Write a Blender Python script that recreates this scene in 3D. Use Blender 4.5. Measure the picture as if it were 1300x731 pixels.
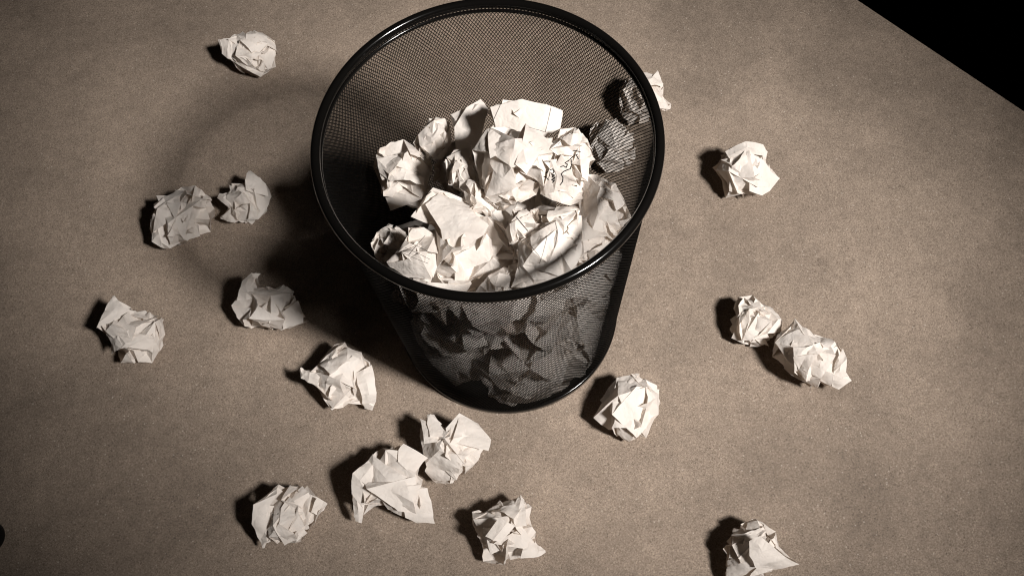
import bpy, bmesh, math
import numpy as np
from mathutils import Vector, Matrix
from mathutils.bvhtree import BVHTree

S = bpy.context.scene
COL = S.collection
for o in list(bpy.data.objects):
    bpy.data.objects.remove(o)

# ------------------------------------------------------------------ camera
CAM = Vector((0.0075565, -0.4912382, 1.1157533))
PITCH, ROLL, FPX = 1.13579874, -0.11115783, 1349.84      # radians, radians, focal length in photo pixels
fw = Vector((0, math.cos(PITCH), -math.sin(PITCH)))
rt0 = Vector((1, 0, 0)); up0 = rt0.cross(fw)
RT = math.cos(ROLL) * rt0 + math.sin(ROLL) * up0
UP = -math.sin(ROLL) * rt0 + math.cos(ROLL) * up0
cd = bpy.data.cameras.new('camera'); cam = bpy.data.objects.new('camera', cd); COL.objects.link(cam)
cd.sensor_width = 36; cd.lens = 36 * FPX / 1300; cd.clip_start = .01; cd.clip_end = 50
R3 = Matrix((RT, UP, -fw)).transposed()
cam.matrix_world = Matrix.Translation(CAM) @ R3.to_4x4()
S.camera = cam

# ------------------------------------------------------------------ light: one studio lamp high on the right, nothing else
w = bpy.data.worlds.new('World'); S.world = w; w.use_nodes = True
bg = w.node_tree.nodes['Background']; bg.inputs[0].default_value = (1, .9, .8, 1); bg.inputs[1].default_value = .004
ld = bpy.data.lights.new('studio_lamp', 'SPOT'); lamp = bpy.data.objects.new('studio_lamp', ld); COL.objects.link(lamp)
ld.energy = 835; ld.color = (1, .962, .93); ld.shadow_soft_size = .21
ld.spot_size = math.radians(23.4); ld.spot_blend = 1.0
lamp.location = (1.61, -1.256, 2.60)
AIM = Vector((.05, .115, 0))
lamp.rotation_euler = (AIM - Vector(lamp.location)).to_track_quat('-Z', 'Y').to_euler()
S.view_settings.view_transform = 'Standard'; S.view_settings.look = 'None'
S.view_settings.exposure = 0; S.view_settings.gamma = 1
S.cycles.filter_width = 1.1; S.cycles.max_bounces = 8; S.cycles.diffuse_bounces = 5; S.cycles.caustics_reflective = False; S.cycles.sample_clamp_indirect = 2.

# ------------------------------------------------------------------ materials
def new_mat(name):
    m = bpy.data.materials.new(name); m.use_nodes = True
    nt = m.node_tree; b = nt.nodes['Principled BSDF']
    def N(t, **kw):
        n = nt.nodes.new(t)
        for k, v in kw.items():
            if k in n.inputs: n.inputs[k].default_value = v
            else: setattr(n, k, v)
        return n
    return m, nt, b, N

def mat_floor():
    m, nt, b, N = new_mat('felt_board'); L = nt.links.new
    tc = N('ShaderNodeTexCoord')
    fib = N('ShaderNodeTexNoise', Scale=620., Detail=3., Roughness=.7, Distortion=1.2); L(tc.outputs['Object'], fib.inputs['Vector'])
    r1 = N('ShaderNodeValToRGB'); L(fib.outputs[0], r1.inputs[0])
    r1.color_ramp.elements[0].position = .3; r1.color_ramp.elements[0].color = (.115, .084, .0615, 1)
    r1.color_ramp.elements[1].position = .72; r1.color_ramp.elements[1].color = (.438, .350, .276, 1)
    big = N('ShaderNodeTexNoise', Scale=9., Detail=4., Roughness=.55); L(tc.outputs['Object'], big.inputs['Vector'])
    r2 = N('ShaderNodeMapRange', **{'From Min': .3, 'From Max': .7, 'To Min': .84, 'To Max': 1.10}); L(big.outputs[0], r2.inputs[0])
    mid = N('ShaderNodeTexNoise', Scale=75., Detail=3., Roughness=.6); L(tc.outputs['Object'], mid.inputs['Vector'])
    r3 = N('ShaderNodeMapRange', **{'From Min': .3, 'From Max': .7, 'To Min': .88, 'To Max': 1.10}); L(mid.outputs[0], r3.inputs[0])
    sta = N('ShaderNodeTexNoise', Scale=3.4, Detail=5., Roughness=.6, Distortion=.6); L(tc.outputs['Object'], sta.inputs['Vector'])
    r4 = N('ShaderNodeMapRange', **{'From Min': .32, 'From Max': .62, 'To Min': .74, 'To Max': 1.08}); L(sta.outputs[0], r4.inputs[0])
    m0 = N('ShaderNodeMath', operation='MULTIPLY'); L(r2.outputs[0], m0.inputs[0]); L(r4.outputs[0], m0.inputs[1])
    mu = N('ShaderNodeMath', operation='MULTIPLY'); L(m0.outputs[0], mu.inputs[0]); L(r3.outputs[0], mu.inputs[1])
    hs = N('ShaderNodeHueSaturation'); L(r1.outputs[0], hs.inputs['Color']); L(mu.outputs[0], hs.inputs['Value'])
    # sparse pale fibres and a few dark flecks
    v = N('ShaderNodeTexVoronoi', Scale=210.); v.feature = 'F1'; L(tc.outputs['Object'], v.inputs['Vector'])
    sp = N('ShaderNodeMapRange', **{'From Min': .10, 'From Max': .22, 'To Min': 1., 'To Max': 0.}); L(v.outputs['Distance'], sp.inputs[0])
    sel = N('ShaderNodeSeparateColor'); L(v.outputs['Color'], sel.inputs[0])
    ga = N('ShaderNodeMath', operation='GREATER_THAN'); ga.inputs[1].default_value = .83; L(sel.outputs[0], ga.inputs[0])
    gm = N('ShaderNodeMath', operation='MULTIPLY'); L(sp.outputs[0], gm.inputs[0]); L(ga.outputs[0], gm.inputs[1])
    gk = N('ShaderNodeMath', operation='MULTIPLY'); L(gm.outputs[0], gk.inputs[0]); gk.inputs[1].default_value = .55
    mx = N('ShaderNodeMix', data_type='RGBA'); L(gk.outputs[0], mx.inputs[0]); L(hs.outputs[0], mx.inputs[6]); mx.inputs[7].default_value = (.56, .49, .42, 1)
    v2 = N('ShaderNodeTexVoronoi', Scale=38.); L(tc.outputs['Object'], v2.inputs['Vector'])
    sp2 = N('ShaderNodeMapRange', **{'From Min': .02, 'From Max': .05, 'To Min': 1., 'To Max': 0.}); L(v2.outputs['Distance'], sp2.inputs[0])
    s2 = N('ShaderNodeSeparateColor'); L(v2.outputs['Color'], s2.inputs[0])
    g2 = N('ShaderNodeMath', operation='GREATER_THAN'); g2.inputs[1].default_value = .93; L(s2.outputs[1], g2.inputs[0])
    g3 = N('ShaderNodeMath', operation='MULTIPLY'); L(sp2.outputs[0], g3.inputs[0]); L(g2.outputs[0], g3.inputs[1])
    mx2 = N('ShaderNodeMix', data_type='RGBA'); L(g3.outputs[0], mx2.inputs[0]); L(mx.outputs[2], mx2.inputs[6]); mx2.inputs[7].default_value = (.06, .045, .035, 1)
    L(mx2.outputs[2], b.inputs['Base Color'])
    b.inputs['Roughness'].default_value = .85; b.inputs['Specular IOR Level'].default_value = .25
    bp = N('ShaderNodeBump', Strength=.55, Distance=.0007); L(fib.outputs[0], bp.inputs['Height']); L(bp.outputs[0], b.inputs['Normal'])
    return m

def mat_paper():
    m, nt, b, N = new_mat('office_paper'); L = nt.links.new
    tc = N('ShaderNodeTexCoord')
    n1 = N('ShaderNodeTexNoise', Scale=45., Detail=3.); L(tc.outputs['Object'], n1.inputs['Vector'])
    r = N('ShaderNodeValToRGB'); L(n1.outputs[0], r.inputs[0])
    r.color_ramp.elements[0].position = .3; r.color_ramp.elements[0].color = (.775, .712, .652, 1)
    r.color_ramp.elements[1].position = .7; r.color_ramp.elements[1].color = (.84, .783, .725, 1)
    L(r.outputs[0], b.inputs['Base Color'])
    b.inputs['Roughness'].default_value = .65; b.inputs['Specular IOR Level'].default_value = .18
    # fine creases: sharp valleys where a noise field crosses its middle value, at two sizes
    hs = []
    for sc, k in ((70., 1.), (170., .42)):
        n = N('ShaderNodeTexNoise', Scale=sc, Detail=1.5, Roughness=.45, Distortion=.3); L(tc.outputs['Object'], n.inputs['Vector'])
        c = N('ShaderNodeMath', operation='SUBTRACT'); L(n.outputs[0], c.inputs[0]); c.inputs[1].default_value = .5
        f = N('ShaderNodeMath', operation='ABSOLUTE'); L(c.outputs[0], f.inputs[0])
        g = N('ShaderNodeMath', operation='MULTIPLY'); L(f.outputs[0], g.inputs[0]); g.inputs[1].default_value = k; hs.append(g)
    h = N('ShaderNodeMath', operation='ADD'); L(hs[0].outputs[0], h.inputs[0]); L(hs[1].outputs[0], h.inputs[1])
    bp = N('ShaderNodeBump', Strength=.5, Distance=.0042); L(h.outputs[0], bp.inputs['Height']); L(bp.outputs[0], b.inputs['Normal'])
    tr = N('ShaderNodeBsdfTranslucent'); tr.inputs[0].default_value = (.82, .73, .64, 1)
    ms = N('ShaderNodeMixShader'); ms.inputs[0].default_value = .27
    out = nt.nodes['Material Output']
    L(b.outputs[0], ms.inputs[1]); L(tr.outputs[0], ms.inputs[2]); L(ms.outputs[0], out.inputs['Surface'])
    return m

def mat_metal(name, rough, col=(.004, .0036, .0032), spec=.45):
    m, nt, b, N = new_mat(name); L = nt.links.new
    tc = N('ShaderNodeTexCoord')
    n = N('ShaderNodeTexNoise', Scale=120., Detail=2.); L(tc.outputs['Object'], n.inputs['Vector'])
    r = N('ShaderNodeMapRange', **{'To Min': rough * .85, 'To Max': rough * 1.2}); L(n.outputs[0], r.inputs[0]); L(r.outputs[0], b.inputs['Roughness'])
    b.inputs['Base Color'].default_value = (*col, 1); b.inputs['Specular IOR Level'].default_value = spec
    return m

M_FLOOR = mat_floor(); M_PAPER = mat_paper()
M_RIM = mat_metal('black_enamel', .13, spec=.36); M_MESH = mat_metal('black_mesh_paint', .5, (.0018, .0016, .0014), .10); M_PLATE = mat_metal('black_plate_paint', .6, (.0025, .0022, .002), .12)
M_DARK = mat_metal('black_cloth', .95, (.0012, .001, .001), .05); M_RUBBER = mat_metal('black_rubber', .6, (.004, .004, .004), .2)
M_INK = mat_metal('ink', .6, (.012, .010, .009), .2); M_PRINT = mat_metal('printed_rule', .7, (.12, .10, .085), .2)

# ------------------------------------------------------------------ helpers
def link(name, me, parent=None, mats=()):
    o = bpy.data.objects.new(name, me); COL.objects.link(o)
    if me is not None:
        for m in mats: me.materials.append(m)
    if parent: o.parent = parent
    return o

def tag(o, label, cat, group=None):
    o['label'] = label; o['category'] = cat
    if group: o['group'] = group
    return o

def mesh_np(name, V, Fq, smooth=True):
    me = bpy.data.meshes.new(name); V = np.asarray(V, float); Fq = np.asarray(Fq, int)
    k = Fq.shape[1]
    me.vertices.add(len(V)); me.vertices.foreach_set('co', V.ravel())
    me.loops.add(Fq.size); me.loops.foreach_set('vertex_index', Fq.ravel())
    me.polygons.add(len(Fq)); me.polygons.foreach_set('loop_start', np.arange(len(Fq)) * k)
    me.update(calc_edges=True); me.validate()
    me.polygons.foreach_set('use_smooth', np.full(len(me.polygons), smooth))
    return me

def lathe(name, prof, n=256, closed=True):
    """revolve a profile [(radius, z)...] about z"""
    p = np.array(prof); a = np.arange(n) / n * 2 * np.pi; k = len(p)
    V = np.stack([np.outer(np.cos(a), p[:, 0]), np.outer(np.sin(a), p[:, 0]), np.tile(p[:, 1], (n, 1))], -1).reshape(-1, 3)
    F = []
    for i in range(n):
        j = (i + 1) % n
        for q in range(k if closed else k - 1):
            r = (q + 1) % k; F.append((i * k + q, j * k + q, j * k + r, i * k + r))
    return mesh_np(name, V, F)

def ray_px(u, v):
    return fw + RT * ((u - 650) / FPX) - UP * ((v - 365.5) / FPX)
def at(u, v, z):
    d = ray_px(u, v); return CAM + d * ((z - CAM.z) / d.z)

# ------------------------------------------------------------------ setting
H, RIM_R, RIM_T, BASE_R = .3571, .145, .0043, .1232
def wall_r(z): return BASE_R - .001 + (RIM_R - .0015 - BASE_R + .001) * z / H

e1, e2 = at(1090, 0, 0), at(1300, 140, 0)
ed = (e2 - e1).normalized(); nrm = Vector((ed.y, -ed.x, 0))
if nrm.dot(e1) < 0: nrm = -nrm
A = e1 - ed * 1.3; Bp = e2 + ed * 1.2
bm = bmesh.new()
top = [bm.verts.new(p) for p in (A, Bp, Bp - nrm * 2.2, A - nrm * 2.2)]
f = bm.faces.new(top); 
if f.normal.z < 0: f.normal_flip()
bm.normal_update()
if f.normal.z < 0: bmesh.ops.reverse_faces(bm, faces=[f])
ex = bmesh.ops.extrude_face_region(bm, geom=[f])
for g in ex['geom']:
    if isinstance(g, bmesh.types.BMVert): g.co.z -= .018
bmesh.ops.recalc_face_normals(bm, faces=bm.faces)
bmesh.ops.bevel(bm, geom=[e for e in bm.edges if abs(e.verts[0].co.z) < 1e-5 and abs(e.verts[1].co.z) < 1e-5], offset=.002, segments=2, affect='EDGES')
me = bpy.data.meshes.new('floor'); bm.to_mesh(me); bm.free()
o = link('floor', me, None, [M_FLOOR]); o['kind'] = 'structure'
bm = bmesh.new()
vs = [bm.verts.new((x, y, -.75)) for x, y in ((-6, -6), (6, -6), (6, 6), (-6, 6))]; bm.faces.new(vs)
me = bpy.data.meshes.new('lower_ground'); bm.to_mesh(me); bm.free()
o = link('lower_ground', me, None, [M_DARK]); o['kind'] = 'structure'

# ------------------------------------------------------------------ wastebasket
basket = link('wastebasket', None); basket.location = (0, 0, 0)
tag(basket, 'round black wire mesh wastebasket with a thick glossy rim, heaped with crumpled paper', 'wastebasket')
c = [(RIM_R + RIM_T * math.cos(t), H + RIM_T * 1.12 * math.sin(t)) for t in np.arange(20) / 20 * 2 * math.pi]
link('rim', lathe('rim', c, 320), basket, [M_RIM])
# folded lip that grips the mesh under the rim
rl = RIM_R - .0034
lip = [(rl + .0014 * math.cos(t), H - .0062 + .0022 * math.sin(t)) for t in np.arange(10) / 10 * 2 * math.pi]
link('rim_lip', lathe('rim_lip', lip, 256), basket, [M_RIM])
band = [(BASE_R - .0030, .0), (BASE_R + .0002, .0), (BASE_R + .0012, .0015), (BASE_R + .0016, .0085), (BASE_R + .0008, .0104), (BASE_R - .0008, .0106), (BASE_R - .0022, .0095)]
link('base_ring', lathe('base_ring', band, 256), basket, [M_RIM])
disc = [(.0005, .004), (BASE_R - .0035, .004), (BASE_R - .0035, .006), (.0005, .006)]
link('base_plate', lathe('base_plate', disc, 96), basket, [M_PLATE])

def expanded_mesh():
    ncol, z0, z1 = 276, .009, H - .004
    nrow = int(round((z1 - z0) / .00288)); SR = .00038; K = 3
    zz = z0 + (z1 - z0) * np.arange(nrow + 1) / nrow
    rr = BASE_R + (RIM_R - .0012 - BASE_R) * zz / H - .0006
    def node(i, k):
        a = (i + .5 * (k % 2)) / ncol * 2 * np.pi
        return np.stack([rr[k] * np.cos(a), rr[k] * np.sin(a), zz[k]], -1)
    P0, P1 = [], []
    i = np.arange(ncol)
    for k in range(nrow):
        a = node(i, np.full(ncol, k))
        for s in ((0, 1) if k % 2 else (0, -1)):
            b = node(i + s, np.full(ncol, k + 1)); P0.append(a); P1.append(b)
    P0 = np.concatenate(P0); P1 = np.concatenate(P1)
    d = P1 - P0; ln = np.linalg.norm(d, axis=1, keepdims=True); d /= ln
    rad = (P0 + P1) / 2 * [1, 1, 0]; rad /= np.linalg.norm(rad, axis=1, keepdims=True)
    t = np.cross(d, rad); t /= np.linalg.norm(t, axis=1, keepdims=True); rad = np.cross(t, d)
    P0 = P0 - d * .0002; P1 = P1 + d * .0002
    ring = []
    for P in (P0, P1):
        for q in range(K):
            an = 2 * np.pi * q / K + math.pi / 2
            ring.append(P + SR * (1.15 * math.cos(an) * t + .85 * math.sin(an) * rad))
    V = np.stack(ring, 1).reshape(-1, 3); n = len(P0)
    base = np.arange(n)[:, None] * 2 * K
    F = np.concatenate([base + np.array([q, (q + 1) % K, K + (q + 1) % K, K + q]) for q in range(K)], 0)
    return mesh_np('mesh_wall', V, F)
link('mesh_wall', expanded_mesh(), basket, [M_MESH])

# ------------------------------------------------------------------ crumpled paper
# Each sheet starts from its own fold points (uv, on the flat sheet) and their folded positions, with one round of ridges
# between them; fold() then lets the sheet settle, keeping edge lengths and creases, into the outline of the ball.
def delaunay(pts):
    """Bowyer-Watson triangulation of the fold points of a sheet"""
    n = len(pts); p = np.vstack([pts, [[-5000, -5000], [5000, -5000], [0, 8000.]]]); p[:n] += np.sin(np.arange(2 * n).reshape(n, 2) * 12.9898) * .01
    def circ(t):
        a, b, c = p[list(t)]; d = 2 * (a[0] * (b[1] - c[1]) + b[0] * (c[1] - a[1]) + c[0] * (a[1] - b[1]))
        if abs(d) < 1e-9: return 0., 0., 1e18
        s = (a @ a, b @ b, c @ c)
        x = (s[0] * (b[1] - c[1]) + s[1] * (c[1] - a[1]) + s[2] * (a[1] - b[1])) / d
        y = (s[0] * (c[0] - b[0]) + s[1] * (a[0] - c[0]) + s[2] * (b[0] - a[0])) / d
        return x, y, (a[0] - x) ** 2 + (a[1] - y) ** 2
    tris = {(n, n + 1, n + 2): circ((n, n + 1, n + 2))}
    for i in range(n):
        bad = [t for t, c in tris.items() if (p[i, 0] - c[0]) ** 2 + (p[i, 1] - c[1]) ** 2 < c[2]]
        rim = {}
        for t in bad:
            del tris[t]
            for a, b in ((t[0], t[1]), (t[1], t[2]), (t[2], t[0])):
                k = (min(a, b), max(a, b)); rim[k] = rim.get(k, 0) + 1
        for (a, b), c in rim.items():
            if c == 1: tris[(a, b, i)] = circ((a, b, i))
    out = []
    for t in tris:
        if max(t) < n:
            a, b, c = p[list(t)]; ar = (b[0] - a[0]) * (c[1] - a[1]) - (b[1] - a[1]) * (c[0] - a[0])
            if abs(ar) > 1.: out.append(t if ar > 0 else (t[0], t[2], t[1]))
    return np.array(out)

def edge_map(tri):
    E = {}
    for t in tri.tolist():
        for k in range(3):
            a, b, c = t[k], t[(k + 1) % 3], t[(k + 2) % 3]; E.setdefault((min(a, b), max(a, b)), []).append(c)
    return E

def split_faces(uv, tri, rng, jit=.14):
    """each triangle into four; the new points slide a little along their edges"""
    E = edge_map(tri); k = len(uv); idx = {}; ts = []
    for e in E: idx[e] = k; k += 1; ts.append(.5 + rng.uniform(-jit, jit))
    m = np.array(list(E)); t = np.array(ts)[:, None]; T = []
    for a, b, c in tri.tolist():
        ab = idx[(min(a, b), max(a, b))]; bc = idx[(min(b, c), max(b, c))]; ca = idx[(min(a, c), max(a, c))]
        T += [(a, ab, ca), (ab, b, bc), (ca, bc, c), (ab, bc, ca)]
    mix = lambda A: np.vstack([A, A[m[:, 0]] * (1 - t) + A[m[:, 1]] * t])
    return mix, np.array(T)

def batches(pairs):
    used = {}; cols = []
    for i, (a, b) in enumerate(pairs.tolist()):
        s = used.setdefault(a, set()) | used.setdefault(b, set()); c = 0
        while c in s: c += 1
        used[a].add(c); used[b].add(c)
        while len(cols) <= c: cols.append([])
        cols[c].append(i)
    return [np.array(c) for c in cols]

class Outline:
    """distance from the centre to the outline of the ball, by angle"""
    def __init__(s, poly, n=720):
        th = np.arange(n) / n * 2 * np.pi; dx, dy = np.cos(th), np.sin(th); r = np.zeros(n); s.n = n
        for p0, p1 in zip(poly, np.roll(poly, -1, 0)):
            e = p1 - p0; den = dx * e[1] - dy * e[0]; den = np.where(abs(den) < 1e-12, 1e-12, den)
            t = (p0[0] * e[1] - p0[1] * e[0]) / den; u = (p0[0] * dy - p0[1] * dx) / den
            k = (t > 0) & (u >= 0) & (u <= 1); r[k] = np.maximum(r[k], t[k])
        r[r <= 0] = r[r > 0].min(); s.r = r; s.med = float(np.median(r))
    def __call__(s, x, y):
        f = (np.arctan2(y, x) / (2 * np.pi) % 1) * s.n; i = f.astype(int) % s.n; f = f - np.floor(f)
        return s.r[i] * (1 - f) + s.r[(i + 1) % s.n] * f

def fold(X, uv, tri, poly, depth, floor, up, s0, s1, iters, rep, kb, plastic, tipk=0., kick=0., rng=None):
    """crumple an inextensible sheet into a shrinking hull: edges keep their length, creases keep their angle"""
    rho = Outline(poly); D = depth
    Ed = edge_map(tri); pr = np.array(list(Ed)); L = np.linalg.norm(uv[pr[:, 0]] - uv[pr[:, 1]], axis=1)
    ec = [(pr[c, 0], pr[c, 1], L[c], .5) for c in batches(pr)]
    bp = np.array([v for v in Ed.values() if len(v) == 2])
    Lf = np.linalg.norm(uv[bp[:, 0]] - uv[bp[:, 1]], axis=1)
    Lr = np.linalg.norm(X[bp[:, 0]] - X[bp[:, 1]], axis=1) if plastic else Lf
    kk = np.where(Lr > Lf * .985, min(.9, kb * 4), kb) if plastic else np.full(len(bp), kb)
    bc = [(bp[c, 0], bp[c, 1], Lr[c], kk[c] * .5) for c in batches(bp)]
    N = len(X); V = np.zeros_like(X)
    if rep:
        nb = np.zeros((N, N), np.float32); nb[pr[:, 0], pr[:, 1]] = 1; nb += nb.T; nb = (nb + nb @ nb) > 0
        far = ~nb & np.triu(np.ones((N, N), bool), 1)
    for it in range(iters):
        t = it / (iters - 1); sc = s0 + (s1 - s0) * (1 - (1 - t) ** 1.6)
        X0 = X.copy(); X = X + V * .85
        if kick: X += rng.normal(size=X.shape) * kick * (1 - t)
        for _ in range(3):
            for a, b, r, k in bc + ec:
                d = X[b] - X[a]; l = np.sqrt((d * d).sum(1)); g = ((l - r) / np.maximum(l, 1e-6) * k)[:, None] * d
                X[a] += g; X[b] -= g
            s = np.sqrt((X[:, 0] ** 2 + X[:, 1] ** 2) / rho(X[:, 0], X[:, 1]) ** 2 + (X[:, 2] / D) ** 2) / sc
            k = np.where(s > 1, 1 / np.maximum(s, 1e-9), 1.); X *= (1 + (k - 1) * .6)[:, None]
            if floor is not None:
                dd = X @ up + floor * sc; q = dd < 0; X[q] -= dd[q, None] * up * .6
        if rep and (it % 2 == 0 or N < 300):
            G = X @ X.T; sq = np.diag(G).copy(); I, J = np.nonzero((sq[:, None] + sq[None] - 2 * G < rep * rep) & far)
            if len(I):
                d = X[J] - X[I]; l = np.sqrt((d * d).sum(1)) + 1e-6; g = ((rep - l) / l * (.2 if N < 300 else .35))[:, None] * d
                np.add.at(X, I, -g); np.add.at(X, J, g)
        if tipk:
            for p in poly:
                i = ((X[:, :2] - p * sc) ** 2).sum(1).argmin(); X[i, :2] += (p * sc - X[i, :2]) * tipk; X[i, 2] *= .97
        V = X - X0
    return X

def refine(seed, uv, folds, ridges, poly, depth, floor, up):
    """coarse folds + first round of ridges (tenths of a mm) -> fine crumpled sheet in mm"""
    rng = np.random.RandomState(seed); uv = np.asarray(uv, float); tri = delaunay(uv)
    m = np.array(list(edge_map(tri)))
    mix, T1 = split_faces(uv, tri, rng); uv1 = mix(uv)
    X = np.asarray(folds, float) * .1; X = np.vstack([X, (X[m[:, 0]] + X[m[:, 1]]) / 2 + np.asarray(ridges, float) * .1])
    mix, T2 = split_faces(uv1, T1, rng); uv2 = mix(uv1); X = mix(X)
    X = fold(X, uv2, T2, np.asarray(poly, float) * .1, depth, floor, np.asarray(up, float), 1.03, 1.0, 44, 2.4, .15, True, tipk=.3)
    return X, T2


def small_creases(X, T, seed):
    """last round of splitting: soft folds bulge a little, and patches of the sheet get fine random creases"""
    rng = np.random.RandomState(seed + 1); E = edge_map(T); m = np.array(list(E)); n = len(X)
    fn = np.cross(X[T[:, 1]] - X[T[:, 0]], X[T[:, 2]] - X[T[:, 0]]); vn = np.zeros_like(X)
    for k in range(3): np.add.at(vn, T[:, k], fn)
    vn /= np.linalg.norm(vn, axis=1, keepdims=True) + 1e-9
    a, b = m[:, 0], m[:, 1]; d = X[b] - X[a]; L = np.linalg.norm(d, axis=1)
    dot = (vn[a] * vn[b]).sum(1)
    bulge = (vn[a] * ((d * vn[a]).sum(1))[:, None] - vn[b] * ((d * vn[b]).sum(1))[:, None]) * .125 * (dot > .75)[:, None]
    nm = vn[a] + vn[b]; nm /= np.linalg.norm(nm, axis=1, keepdims=True) + 1e-9
    mid = (X[a] + X[b]) / 2; f = rng.normal(size=(3, 3)) * .11; ph = rng.uniform(0, 6, 3)
    patch = np.clip(.45 + .55 * np.sin(mid @ f[0] + ph[0]) * np.sin(mid @ f[1] + ph[1]), .08, 1)
    amp = rng.normal(size=len(m)) * .062 * np.minimum(L, 9) * patch
    mix, T2 = split_faces(X, T, rng, .16); Y = mix(X)
    Y[n:] += bulge + nm * amp[:, None]
    return Y, T2

def sheet_of(key):
    loc, turn, scale, seed, uv, folds, ridges, poly, depth, floor = SHEETS[key]
    turn = np.array(turn, float).reshape(3, 3); cols = lambda a, k: np.array(a, float).reshape(-1, k)
    X, T = refine(seed, cols(uv, 2), cols(folds, 3), cols(ridges, 3), cols(poly, 2), depth, floor, turn[:, 2])
    for q in FLAPS.get(key, ()):
        q = np.array(q, float).reshape(-1, 2, 3) * .1; rng = np.random.RandomState(len(T)); k = len(X); rows = []
        for i in range(2 * len(q) - 1):                                  # three points across, a row between each pair
            a, b = (q[i // 2] if i % 2 == 0 else (q[i // 2] + q[i // 2 + 1]) / 2)
            m = a * .5 + b * .5 + [0, 0, rng.uniform(.6, 2.6)]; j = rng.normal(size=(3, 3)) * [.35, .35, .55]
            rows += [a + j[0], m + j[1], b + j[2]]
        X = np.vstack([X, rows])
        for i in range(2 * len(q) - 2):
            for e in (0, 1):
                a, b, c, d = k + 3 * i + e, k + 3 * i + e + 1, k + 3 * i + e + 4, k + 3 * i + e + 3
                T = np.vstack([T, [[a, b, c], [a, c, d]] if (i + e) % 2 else [[a, b, d], [b, c, d]]])
    X, T = small_creases(X, np.array(T), seed)
    return loc, X @ turn * (scale / 1000), T.tolist()

def paper_mesh(name, X, T):
    me = bpy.data.meshes.new(name); me.from_pydata(X.tolist(), [], T)
    bm = bmesh.new(); bm.from_mesh(me)
    for e in bm.edges:
        if len(e.link_faces) == 2: e.smooth = math.degrees(e.calc_face_angle(0)) < 31
    for f in bm.faces: f.smooth = True
    bm.to_mesh(me); bm.free(); me.materials.append(M_PAPER)
    return me

def paper(name, X, T, loc, label, cat, group):
    o = link(name, paper_mesh(name, X, T)); o.location = loc
    return tag(o, label, cat, group)

def press_inside(X, loc, gap=.0022):
    """paper cannot leave the basket: push vertices in to the mesh wall"""
    P = X + np.array(loc)
    z = np.clip(P[:, 2], .007, H); P[:, 2] = np.maximum(P[:, 2], .0075)
    lim = BASE_R + (RIM_R - .0012 - BASE_R) * z / H - .0006 - gap
    r = np.hypot(P[:, 0], P[:, 1]); k = np.where((r > lim) & (P[:, 2] < H), lim / np.maximum(r, 1e-9), 1)
    P[:, 0] *= k; P[:, 1] *= k
    return P - np.array(loc)

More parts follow.
